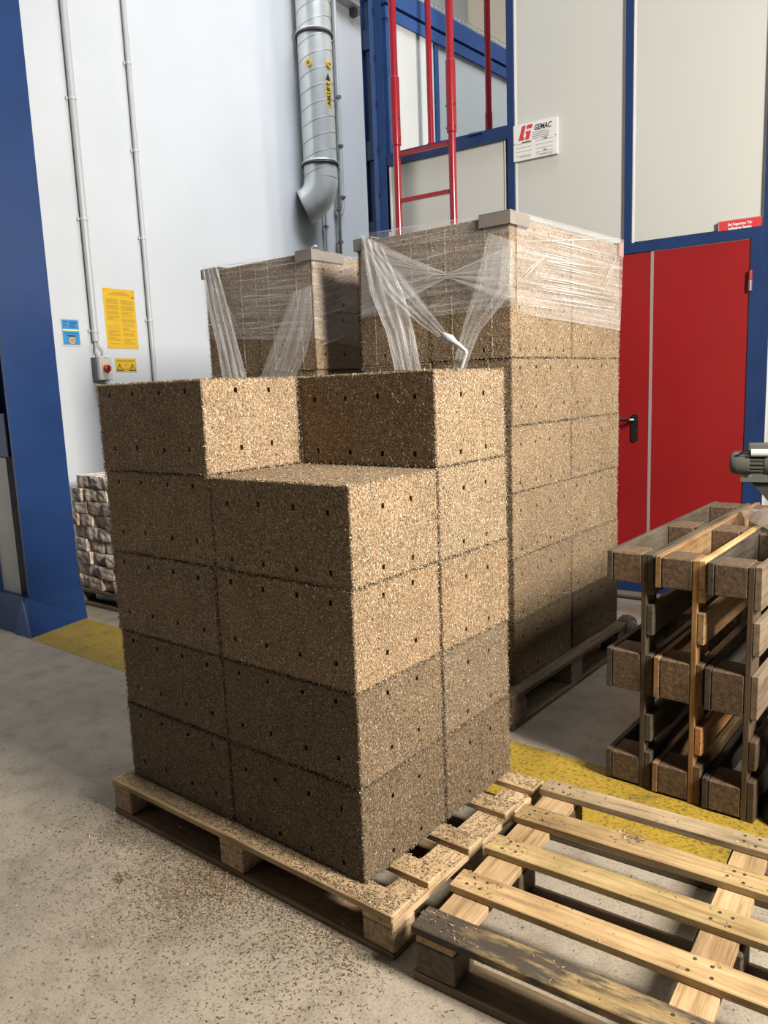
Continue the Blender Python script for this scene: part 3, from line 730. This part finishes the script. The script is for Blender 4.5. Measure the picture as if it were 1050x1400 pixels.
for vi, rows in enumerate(((.13, .74), (.26, .87), (.13, .74), (.26, .87))):
    rn = random.Random(40+vi); rs = np.random.RandomState(50+vi)
    faces = [(*f[:6], jit(f[6], rn)) for f in block_faces(rows)]
    mb = MB(); cv = .0045
    for o_, eu_, ev_, n_, U_, V_, hl_ in faces:
        o2 = np.array(o_)+np.array(eu_)*cv+np.array(ev_)*cv
        grid_face(mb, o2, eu_, ev_, n_, U_-2*cv, V_-2*cv, [(h[0]-cv, h[1]-cv) for h in hl_], vi)
    bmc = bmesh.new(); bmesh.ops.create_cube(bmc, size=1.0)
    for v in bmc.verts: v.co = (v.co.x*BLX, v.co.y*BLY, v.co.z*BLZ+BLZ/2)
    bmesh.ops.bevel(bmc, geom=bmc.edges[:], offset=cv, segments=1, affect='EDGES')
    bmc.faces.ensure_lookup_table(); bmc.verts.index_update()
    keep = [f for f in bmc.faces if f.calc_area() < .01]
    mb.add([v.co for v in bmc.verts], [tuple(v.index for v in f.verts) for f in keep]); bmc.free()
    core = mb.mesh('shaving_block', CORE, fix=False)
    parts = [slivers_on(faces[:5], 34000, rs), fringe(faces, rs)]
    if vi >= 2: parts.append(seams(rs))
    C, D, W_, T = (np.concatenate([p[i] for p in parts]) for i in range(4))
    VARIANTS.append((core, sliver_mesh('surface_shavings', C, D, W_, T, SHAV)))

proto = {}
def block(x, y, z, rz, label, group, tint, vi, scale=(1, 1, 1)):
    core, sh_ = VARIANTS[vi]
    o = link('shaving_block', core, None, (x, y, z), (0, 0, rz), (*tint, 1)); o.scale = scale
    c = link('surface_shavings', sh_, o, color=(*tint, 1)); c['kind'] = 'stuff'
    return tag(o, label, 'block', group)
LAYER = ['bottom', 'second', 'third', 'fourth', 'fifth', 'sixth', 'top']
rn = random.Random(77)
# unwrapped front stack: two by two per layer, five layers, one block gone from the top
hs = [.262, .2555, .2665, .2616, .2697]; X0, Y0 = -.1255, .0511
z = .12
for li, h in enumerate(hs):
    for ix in range(2):
        for iy in range(2):
            if li == 4 and ix == 0 and iy == 0: continue
            cx = X0-.521*(ix+.5)-.001; cy = Y0+.3765*(iy+.5)
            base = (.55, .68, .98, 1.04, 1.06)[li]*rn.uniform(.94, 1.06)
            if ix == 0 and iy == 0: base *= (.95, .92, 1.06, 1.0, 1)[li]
            warm = rn.uniform(-.03, .03)
            lab = 'shaving block in %s layer of unwrapped stack, %s end, %s side' % (LAYER[li] if li < 4 else 'top', ('empty-pallet' if ix == 0 else 'blue-column'), ('open-floor' if iy == 0 else 'wrapped-stack'))
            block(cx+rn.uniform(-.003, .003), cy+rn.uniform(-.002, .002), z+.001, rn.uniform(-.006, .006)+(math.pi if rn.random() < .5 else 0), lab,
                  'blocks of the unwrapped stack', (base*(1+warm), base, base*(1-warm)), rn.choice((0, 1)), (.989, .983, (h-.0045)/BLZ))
    z += h
# wrapped stacks: blocks turned a quarter
def wrapped(xn, yn, wx, ly, key, group, tintf):
    z = .144; h = .2685
    for li in range(7):
        for ix in range(2):
            for iy in range(2):
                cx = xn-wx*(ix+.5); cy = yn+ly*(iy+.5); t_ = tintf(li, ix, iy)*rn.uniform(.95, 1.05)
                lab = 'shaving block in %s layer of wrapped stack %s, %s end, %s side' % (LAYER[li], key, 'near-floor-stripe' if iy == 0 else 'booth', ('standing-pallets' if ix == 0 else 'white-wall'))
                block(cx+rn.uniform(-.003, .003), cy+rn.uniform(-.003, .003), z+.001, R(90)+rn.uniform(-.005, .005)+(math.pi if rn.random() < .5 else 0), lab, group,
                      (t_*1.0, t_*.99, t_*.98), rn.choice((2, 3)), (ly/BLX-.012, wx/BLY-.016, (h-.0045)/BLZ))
        z += h
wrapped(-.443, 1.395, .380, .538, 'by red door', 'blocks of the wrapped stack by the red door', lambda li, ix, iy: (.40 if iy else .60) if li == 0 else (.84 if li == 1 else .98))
wrapped(-1.478, 1.392, .390, .535, 'by bricks', 'blocks of the wrapped stack by the bricks', lambda li, ix, iy: .95)

# ================================================================== edge boards on the wrapped stacks
def edge_board(x, y, dx, dy, z, mat, label, hgt=.042):
    """corner protector: two thin legs along the top edges from the corner (x, y) plus a narrow top lip"""
    e = thing('edge_protector', (x, y, z), label, 'edge board'); sx, sy = (1 if dx > 0 else -1), (1 if dy > 0 else -1); th = .004
    MB().box(*sorted((0, dx)), *sorted((0, -sy*th)), -hgt, .004).build('leg', mat, e)
    MB().box(*sorted((0, -sx*th)), *sorted((-sy*th, dy)), -hgt, .004).build('leg', mat, e)
    MB().box(*sorted((-sx*th, dx)), *sorted((-sy*th, sy*.05)), .0045, .008).build('lip', mat, e)
    return e
TOPZ = .144+7*.2685+.001
edge_board(-.436, 1.386, -.135, .15, TOPZ, BOARDCARD, 'pale edge board wrapped on the top corner by the standing pallets')
edge_board(-.436, 2.478, -.06, -.045, TOPZ, PINK, 'pinkish edge board on the top corner beside the red door', .055)
edge_board(-1.209, 1.386, .10, .10, TOPZ, BOARDCARD, 'pale edge board under film on the corner above the gap between wrapped stacks')
edge_board(-1.470, 1.383, -.10, .22, TOPZ, BOARDCARD, 'long pale edge board on the stack behind, over the gap')
edge_board(-2.262, 1.383, .14, .10, TOPZ, BOARDCARD, 'pale edge board on the wrapped stack corner facing the white wall')

# ================================================================== stretch film
class Face:
    def __init__(s, p, n): s.p = np.array(p, float); s.n = np.array(n, float)
    def pt(s, px, off): return on_plane(px[0], px[1], s.p + s.n*off, s.n)
RF = Face((0, 1.393, 0), (0, -1, 0)); RS = Face((-.440, 0, 0), (1, 0, 0))
LF = Face((0, 1.390, 0), (0, -1, 0)); LS = Face((-1.475, 0, 0), (1, 0, 0))
def film_patch(name, parent, face, A, Bp, mat, off=.012, nu=24, nv=14, wob=.003, offs=None, seed=0):
    """ruled sheet between pixel polylines A and B lying on a stack face; u runs along them"""
    rs = np.random.RandomState(seed)
    def samp(P, t):
        P = np.array(P, float); L = np.concatenate([[0], np.cumsum(np.linalg.norm(np.diff(P, axis=0), axis=1))]); L /= L[-1]
        return np.array([np.interp(t, L, P[:, 0]), np.interp(t, L, P[:, 1])])
    ph = rs.rand(6)*6.28; vs_ = []; uv = []
    for i in range(nu+1):
        t = i/nu; a, b_ = samp(A, t), samp(Bp, t); o_ = off if offs is None else off+np.interp(t, np.linspace(0, 1, len(offs)), offs)
        for j in range(nv+1):
            s = j/nv; q = a*(1-s)+b_*s
            wv = wob*(math.sin(s*23+ph[0]+t*2)+.6*math.sin(s*41+ph[1]-t*3)+.5*math.sin(t*9+ph[2]+s*5))/2.1
            vs_.append(face.pt(q, max(.0045, o_+wv))); uv.append((t, s))
    fs = [(i*(nv+1)+j, i*(nv+1)+j+1, (i+1)*(nv+1)+j+1, (i+1)*(nv+1)+j) for i in range(nu) for j in range(nv)]
    base = np.array(parent.location)
    m = bpy.data.meshes.new(name); m.from_pydata([tuple(v-base) for v in vs_], [], fs); ul = m.uv_layers.new(name='UVMap')
    for lp_ in m.loops: ul.data[lp_.index].uv = (uv[lp_.vertex_index][0]+seed*1.37, uv[lp_.vertex_index][1]+seed*.71)
    m.materials.append(mat); m.polygons.foreach_set('use_smooth', [True]*len(m.polygons)); return link(name, m, parent)
def strands(parent, face, lines, mat, off=.014, width=.9):  # thin white ribbons standing in for highlights on the film
    mb = MB(); base = np.array(parent.location)
    for a, b_ in lines:
        a, b_ = np.array(a, float), np.array(b_, float); d = b_-a; n_ = np.array([-d[1], d[0]])/(np.linalg.norm(d)+1e-9)*width/2
        q = [face.pt(p, off)-base for p in (a-n_*.2, (a+b_)/2-n_, b_-n_*.2, b_+n_*.2, (a+b_)/2+n_, a+n_*.2)]
        mb.add(q, [(0, 1, 4, 5), (1, 2, 3, 4)])
    return tag(mb.build('film_glints', mat, parent), kind='stuff')
PALE_FILM_GLINT = paint('film_crease', (.80, .80, .80), .2)  # pale film of knot and tails, also the painted highlight ribbons
f1 = thing('stretch_film', (-.43, 1.38, TOPZ-.55), 'clear stretch film knotted round the top of the stack beside the red door', 'plastic film')
film_patch('side_sheet', f1, RS, [(707, 289), (780, 308), (853, 328)], [(707, 428), (780, 440), (848, 452)], FILM_SIDE, .006, 20, 16, .0015, seed=1)
film_patch('front_sheet', f1, RF, [(492, 320), (600, 303), (705, 290)], [(494, 432), (600, 432), (705, 418)], FILM_THIN, .006, 20, 16, .0015, seed=2)
film_patch('crossed_band', f1, RF, [(494, 320), (555, 350), (612, 374), (660, 352), (705, 334)], [(494, 436), (556, 410), (612, 379), (660, 400), (705, 416)], FILM_BAND, .013, 40, 18, .003, seed=3)
film_patch('corner_drape', f1, RF, [(493, 322), (506, 400), (528, 455), (540, 506)], [(522, 336), (552, 400), (566, 450), (576, 506)], FILM_THICK, .022, 30, 18, .005, offs=[0, .006, .03, .06], seed=4)
film_patch('twisted_strand', f1, RF, [(500, 322), (548, 372), (590, 425), (617, 463)], [(497, 334), (528, 400), (572, 442), (612, 470)], FILM_THICK, .03, 30, 12, .005, offs=[-.015, .01, .03, .045], seed=5)
film_patch('hanging_band', f1, RF, [(668, 318), (650, 390), (632, 450), (618, 506)], [(703, 330), (702, 398), (655, 455), (636, 506)], FILM_MID, .02, 26, 14, .004, offs=[-.01, .005, .02, .05], seed=6)
base = np.array(f1.location)
kp = RF.pt((616, 464), .075)-base; kt = RF.pt((638, 481), .085)-base
kn = MB(); kk = random.Random(3)
kn.tube([RF.pt((606, 456), .068)-base, RF.pt((611, 460), .072)-base, kp, RF.pt((622, 468), .078)-base, RF.pt((630, 474), .08)-base, kt], .01, 10, radii=[.006, .013, .019, .011, .0085, .0075])
kn.build('knot', PALE_FILM_GLINT, f1, True)
MB().tube([RF.pt((610, 462), .075)-base, RF.pt((607, 466), .08)-base, RF.pt((612, 469), .083)-base, RF.pt((618, 463), .085)-base], .006, 8).build('knot_loop', PALE_FILM_GLINT, f1, True)
MB().tube([kt, RF.pt((634, 494), .07)-base, RF.pt((630, 507), .06)-base], .006, 8, radii=[.0075, .006, .006]).build('strand_tail', FILM_WHITE, f1, True)
kk = random.Random(11); ln = []
for k in range(26):
    y = 300+kk.random()*118; x = 545+kk.random()*60; L = 20+kk.random()*60; ln.append(((x-L/2, y+6), (x+L/2, y-L*.14+3)))
for k in range(14):
    x = 500+kk.random()*32; y = 330+kk.random()*60; ln.append(((x, y), (x+16+kk.random()*12, y+55+kk.random()*40)))
for k in range(16):
    a = kk.random(); ln.append(((496, 322+110*a), (612, 374+5*a))) if k % 2 else ln.append(((612, 374+5*a), (704, 336+78*a)))
for k in range(10):
    x = 497+kk.random()*45; y = 395+kk.random()*35; ln.append(((x-10, y+5), (x+12, y-3)))
strands(f1, RF, ln, PALE_FILM_GLINT, .019, .75)
ln = []
for k in range(22):
    y = kk.random(); a = 300+125*y; b_ = 338+105*y; x0 = 708+kk.random()*50; x1 = x0+40+kk.random()*60; x1 = min(x1, 846)
    ln.append(((x0, a+(b_-a)*(x0-707)/141), (x1, a+(b_-a)*(x1-707)/141)))
ln += [((750, 345), (712, 385)), ((742, 352), (716, 374)), ((828, 395), (843, 350)), ((825, 392), (838, 358)), ((709, 330), (846, 326)), ((709, 352), (846, 368))]
strands(f1, RS, ln, PALE_FILM_GLINT, .010, .8)

f2 = thing('stretch_film', (-1.46, 1.378, TOPZ-.55), 'clear stretch film draped over the top of the wrapped stack beside the bricks', 'plastic film')
film_patch('side_sheet', f2, LS, [(425, 345), (455, 348), (488, 352)], [(430, 462), (455, 468), (489, 474)], FILM_THIN, .006, 12, 12, .0015, seed=7)
film_patch('front_sheet', f2, LF, [(276, 364), (350, 353), (423, 345)], [(282, 465), (350, 464), (429, 466)], FILM_THIN, .006, 20, 16, .0015, seed=8)
film_patch('corner_drape', f2, LF, [(276, 370), (284, 420), (296, 470), (304, 517)], [(296, 362), (312, 420), (326, 475), (338, 517)], FILM_THICK, .018, 26, 16, .004, offs=[0, .004, .015, .03], seed=9)
film_patch('hanging_band', f2, LF, [(398, 400), (385, 440), (368, 480), (356, 516)], [(426, 390), (428, 440), (420, 480), (404, 516)], FILM_MID, .018, 22, 14, .004, offs=[-.008, .004, .015, .03], seed=10)
ln = []
for k in range(20):
    y = 352+kk.random()*105; x = 330+kk.random()*60; L = 20+kk.random()*55; ln.append(((x-L/2, y+4), (x+L/2, y-L*.1+3)))
for k in range(12):
    x = 282+kk.random()*20; ln.append(((x, 375+kk.random()*40), (x+18+kk.random()*12, 455+kk.random()*55)))
strands(f2, LF, ln, PALE_FILM_GLINT, .024, .7)
ln = []
for k in range(14):
    y = kk.random()*110; x0 = 430+kk.random()*20; ln.append(((x0, 360+y+12), (x0+25+kk.random()*25, 352+y+6)))
strands(f2, LS, ln, PALE_FILM_GLINT, .010, .7)
tl = MB(); b2 = np.array(f2.location); q = LF.pt((424, 343), .004)-b2
tl.tube([q, q+np.array([.01, 0, .012]), q+np.array([.03, .0, .02]), q+np.array([.035, .01, .017])], .003, 6); tl.build('film_tail', PALE_FILM_GLINT, f2)

# dark film bunched round the far foot of the pallet beside the door
fb = thing('bunched_film', (-.40, 2.46, 0), 'glossy bunched film round the pallet corner below the wrapped stack by the door', 'plastic film')
FBM = film_mat('dark_bunched_film', .80, 1.0, (.10, .085, .07))
mb = MB(); rs = np.random.RandomState(4); n_ = 16; rows_ = []
for i, zz in enumerate((.03, .06, .09, .12, .15, .165)):
    rr = (.05, .06, .064, .062, .05, .03)[i]
    rows_.append([(rr*math.cos(2*math.pi*k/n_)*(.97+.06*rs.rand())*.9, .035+rr*math.sin(2*math.pi*k/n_)*(.97+.06*rs.rand())*.9, zz+rs.randn()*.001) for k in range(n_)])
vs_ = [p for r_ in rows_ for p in r_]; fs = []
for i in range(5):
    for k in range(n_): fs.append((i*n_+k, i*n_+(k+1) % n_, (i+1)*n_+(k+1) % n_, (i+1)*n_+k))
fs.append(tuple(5*n_+k for k in range(n_)))
mb.add(vs_, fs); fo = mb.build('gathered_sheet', FBM, fb, True)
ul = fo.data.uv_layers.new(name='UVMap')
for lp_ in fo.data.loops: c = fo.data.vertices[lp_.vertex_index].co; ul.data[lp_.index].uv = (c.z*3, math.atan2(c.y, c.x))
MB().tube([(.052, -.012, .155), (.066, .0, .14), (.064, .0, .11)], .005, 6).build('fold', PALE_FILM_GLINT, fb, True)

# ================================================================== bricks on their pallet
def brick_mesh(seed, sx, sy, sz):
    bm = bmesh.new(); bmesh.ops.create_cube(bm, size=1.0); bmesh.ops.subdivide_edges(bm, edges=bm.edges[:], cuts=3, use_grid_fill=True)
    for v in bm.verts:
        c = v.co.copy(); v.co = (c.x*sx, c.y*sy, c.z*sz); k = sum(abs(q) > .49 for q in c)
        nz = mnoise.noise_vector(Vector((c.x*3+seed*7.1, c.y*3, c.z*3+seed)))
        v.co += nz*.0065; v.co.z = max(-sz/2, min(sz/2, v.co.z))
        if k >= 2: v.co *= .965
    m = bpy.data.meshes.new('rough_brick'); bm.to_mesh(m); bm.free(); m.materials.append(BRICK); return m
BMS = [brick_mesh(i, *d) for i, d in enumerate(((.15, .22, .0845), (.12, .22, .0845), (.20, .22, .0845), (.13, .22, .0845), (.17, .22, .0845)))]
BW = [.15, .12, .20, .13, .17]
rb = random.Random(9); starts = [-3.86, -3.87, -3.865, -3.87, -3.875, -3.89, -3.835, -3.815, -3.765]
for row in range(9):
    x = starts[row]+.0
    while x < -2.95:
        i = rb.randrange(5)
        o = link('rough_brick', BMS[i], None, (x+BW[i]/2, 1.50+rb.uniform(-.02, .014)+(.10 if x > -9 else 0)*0+.02, .1185+row*.0862+.043), (0, 0, rb.uniform(-.06, .06)+(math.pi if rb.random() < .5 else 0)), None)
        k = rb.uniform(.9, 1.25); o.color = (k, k*rb.uniform(.95, 1.0), k*rb.uniform(.92, 1.0), 1)
        tag(o, 'rough mortar-crusted brick in the %s row of the stack beside the blue column' % ('bottom second third fourth fifth sixth seventh eighth top'.split()[row]), 'brick', 'bricks stacked beside the blue column')
        x += BW[i]+.005

# ================================================================== motor, machine arm, iron cylinder, sheet
DM = 3.55
mc = at_depth(1015, 651, DM); mrz = R(12)                         # top of the motor plate; behind the standing pallets
mo = thing('electric_motor', tuple(map(float, mc)), 'dark grey-green electric motor with a pale capacitor on a machine arm', 'motor', rz=mrz)
RM = .054; zc = RM+.008
def axial(prof, name, mat, n=32, cz=zc):
    return MB().tube([(x, 0, cz) for x, r_ in prof], 1, n, radii=[r_ for x, r_ in prof]).build(name, mat, mo, True)
axial([(-.056, .012), (-.055, .032), (-.050, .043), (-.040, .050), (-.022, RM), (.027, RM), (.029, RM*.96)], 'fan_cowl', MOTOR)
axial([(.027, RM*.86), (.090, RM*.86)], 'body', MOTORD)
axial([(.088, RM*.95), (.094, RM), (.20, RM), (.215, RM*.8)], 'end_shield', MOTOR)
for k in range(18):
    a = 2*math.pi*k/18; c_, s_ = math.cos(a), math.sin(a); r0, r1, h_ = RM*.84, RM*1.0, .0022
    MB().add([(x, r_*c_-e*s_, zc+r_*s_+e*c_) for x in (.030, .086) for r_ in (r0, r1) for e in (-h_, h_)],
             [(0, 1, 3, 2), (4, 6, 7, 5), (0, 2, 6, 4), (1, 5, 7, 3), (2, 3, 7, 6), (0, 4, 5, 1)]).build('cooling_fin', MOTOR, mo)
link('terminal_box', cbox('terminal_box', .13, .075, .040, .007, MOTOR, 2), mo, (.085, .0, zc+RM+.016))
MB().tube([(.034, -.052, zc+RM-.004), (.105, -.052, zc+RM-.004)], .017, 18).build('capacitor', GREYPL, mo, True)
MB().tube([(.105, -.052, zc+RM-.004), (.122, -.052, zc+RM-.004)], .012, 14).build('capacitor_cap', BLACKM, mo, True)
MB().tube([(.034, -.052, zc+RM-.004), (.0, -.058, zc+RM-.008), (-.030, -.042, zc+RM-.018), (-.040, -.03, zc+RM-.024), (-.026, -.024, zc+RM-.012), (.02, -.03, zc+RM+.006)], .0035, 8).build('cable', BLACKM, mo, True)
MB().box(.034, .088, -.028, .028, .006, .03).build('foot', MOTOR, mo)
for x in (.032, .095): MB().tube([(x, -.042, .006), (x, -.042, .014)], .006, 6).build('bolt', STEEL, mo)
MB().box(.022, .105, -.05, .05, .0005, .007).build('foot_plate', MOTOR, mo)

ma_ = thing('machine_arm', (float(mc[0]+.70*math.cos(mrz)), float(mc[1]+.70*math.sin(mrz)), 0), 'dark iron machine arm with a plate carrying the electric motor', 'machine', rz=mrz)
zb = float(mc[2])
MB().box(-.705, -.05, -.065, .065, zb-.018, zb).build('mounting_plate', MOTOR, ma_)
MB().prism([(-.665, zb-.018), (-.05, zb-.018), (-.05, zb-.70), (-.09, zb-.70)], 'y', -.04, .04).build('gusset', MOTORD, ma_)
MB().box(-.10, .14, -.12, .12, .02, zb).build('column', MOTORD, ma_)
MB().box(-.12, .30, -.14, .25, 0, .02).build('foot', MOTORD, ma_)

jr = thing('iron_cylinder', (.668, 1.235, 0), 'dark stepped iron cylinder standing on the yellow stripe beside the pallets', 'cylinder')
MB().lathe([(.118, 0), (.125, .012), (.118, .05), (.105, .07), (.105, .205)], 28).build('base', MOTORD, jr, True)
MB().lathe([(.105, .205), (.116, .208), (.116, .245), (.100, .252)], 28).build('collar', RUST, jr, True)
MB().lathe([(.085, .252), (.085, .325)], 28).build('neck', RUST, jr, True)
MB().lathe([(.085, .325), (.106, .328), (.106, .352), (.09, .360)], 28).build('rim', RUST, jr, True)

# crumpled sheet hanging over the far end of the standing pallets
ps = thing('plastic_sheet', (.52, 1.76, .82), 'crumpled grey plastic sheet lying over the far end of the standing pallets', 'plastic film')
mb = MB(); rs = np.random.RandomState(8); nu, nv = 14, 12; vs_ = []
SHEET = film_mat('crumpled_sheet', .75, 1.0, (.42, .38, .33))
for i in range(nu+1):
    for j in range(nv+1):
        u, v = i/nu, j/nv; y = -.30+.62*v; x = -.14+.42*u-(v-.5)*.30
        e = min(u, 1-u, v, 1-v)
        vs_.append((x + .02*math.sin(v*7), y + .02*math.sin(u*9), .012 + min(1, e*6)*(.045+.022*math.sin(9*u+3*v)+.016*math.sin(14*v-5*u))))
fs = [(i*(nv+1)+j, i*(nv+1)+j+1, (i+1)*(nv+1)+j+1, (i+1)*(nv+1)+j) for i in range(nu) for j in range(nv)]
mb.add(vs_, fs); so = mb.build('sheet', SHEET, ps, True); ul = so.data.uv_layers.new(name='UVMap')
for lp_ in so.data.loops: c = so.data.vertices[lp_.vertex_index].co; ul.data[lp_.index].uv = (c.x*3, c.y*2)

# ================================================================== loose shavings on floor and pallets
def loose(name, label, spots, seed, tint, size=(.006, .022), flat=.25):
    rs = np.random.RandomState(seed); C, D, W_, T = [], [], [], []
    for fn, n, zf in spots:
        p = fn(rs, n); k = len(p); z_ = zf + rs.rand(k)**2*.004
        a = rs.rand(k)*6.283; l = (size[0]+(size[1]-size[0])*rs.rand(k)**2)/2; b_ = np.abs(rs.randn(k))*flat*.5
        d = np.stack([np.cos(a)*np.cos(b_), np.sin(a)*np.cos(b_), np.sin(b_)], 1); s = np.stack([-np.sin(a), np.cos(a), rs.randn(k)*.3], 1)
        zz = z_+np.abs(d[:, 2])*l+.0008
        C.append(np.stack([p[:, 0], p[:, 1], zz], 1)); D.append(d*l[:, None]); W_.append(s*(.0007+.0011*rs.rand(k))[:, None]); T.append(np.clip(rs.beta(1.6, 2.2, k), 0, 1))
    o = link(name, sliver_mesh(name, *(np.concatenate(q) for q in (C, D, W_, T)), SHAV), color=(*tint, 1))
    return tag(o, label, 'shavings', kind='stuff')
def strip(x0, x1, y0, fall):        # thins out away from the pallet side at y0
    return lambda rs, n: np.stack([x0+(x1-x0)*rs.rand(n), y0-np.abs(rs.exponential(fall, n))], 1)
def clump(x, y, r_): return lambda rs, n: np.stack([x+rs.randn(n)*r_, y+rs.randn(n)*r_], 1)
def rect(x0, x1, y0, y1): return lambda rs, n: np.stack([x0+(x1-x0)*rs.rand(n), y0+(y1-y0)*rs.rand(n)], 1)
loose('wood_shavings', 'loose brown wood shavings scattered over the concrete floor', [
    (strip(-1.15, -.05, -.01, .10), 4200, 0), (strip(-1.35, 0.05, -.01, .35), 4200, 0), (clump(-.62, -.10, .10), 3000, 0), (clump(-.85, -.21, .014), 160, .002),
    (rect(-2.2, .9, -1.2, 0), 4200, 0), (rect(-1.9, -1.2, -.2, .9), 500, 0), (rect(.1, 1.2, .05, .7), 500, 0), (rect(-.1, 1.0, .8, 1.2), 350, .0012), (clump(.47, .98, .05), 90, .0012)], 60, (.66, .60, .53), (.004, .015))
# on the boards of the front pallet
def on_boards(tops, x0, x1, sx, sy):
    def fn(rs, n):
        p = rect(x0, x1, 0, .8)(rs, n); ok = np.zeros(n, bool)
        for a, b_ in tops: ok |= (p[:, 1] > a+.003) & (p[:, 1] < b_-.003)
        return p[ok]+[sx, sy]
    return fn
T1 = [(0, .082), (.160, .232), (.342, .414), (.555, .628), (.722, .80)]
loose('wood_shavings', 'thick litter of shavings on the boards of the pale loaded pallet', [
    (rect(-1.19, -.01, .003, .052), 2400, .12), (on_boards(T1, -.125, -.006, 0, 0), 2600, .12), (rect(-.098, -.004, .0, .80), 1500, .1), (rect(-1.19, -.02, .005, .09), 700, .016)], 61, (.85, .80, .74), (.005, .016))
r36 = R(3.6); T2 = [(0, .082), (.176, .252), (.364, .440), (.545, .625), (.728, .80)]
def on_p2(x0, x1):
    def fn(rs, n):
        p = on_boards(T2, x0, x1, 0, 0)(rs, n); c_, s_ = math.cos(r36), math.sin(r36)
        return np.stack([.07+p[:, 0]*c_-p[:, 1]*s_, -.018+p[:, 0]*s_+p[:, 1]*c_], 1)
    return fn
loose('wood_shavings', 'few loose shavings on the boards of the empty pallet', [(on_p2(.01, 1.2), 420, .144), (on_p2(.0, .14), 420, .144), (clump(.355, .62, .018), 110, .144)], 62, (.72, .66, .6), (.005, .018))
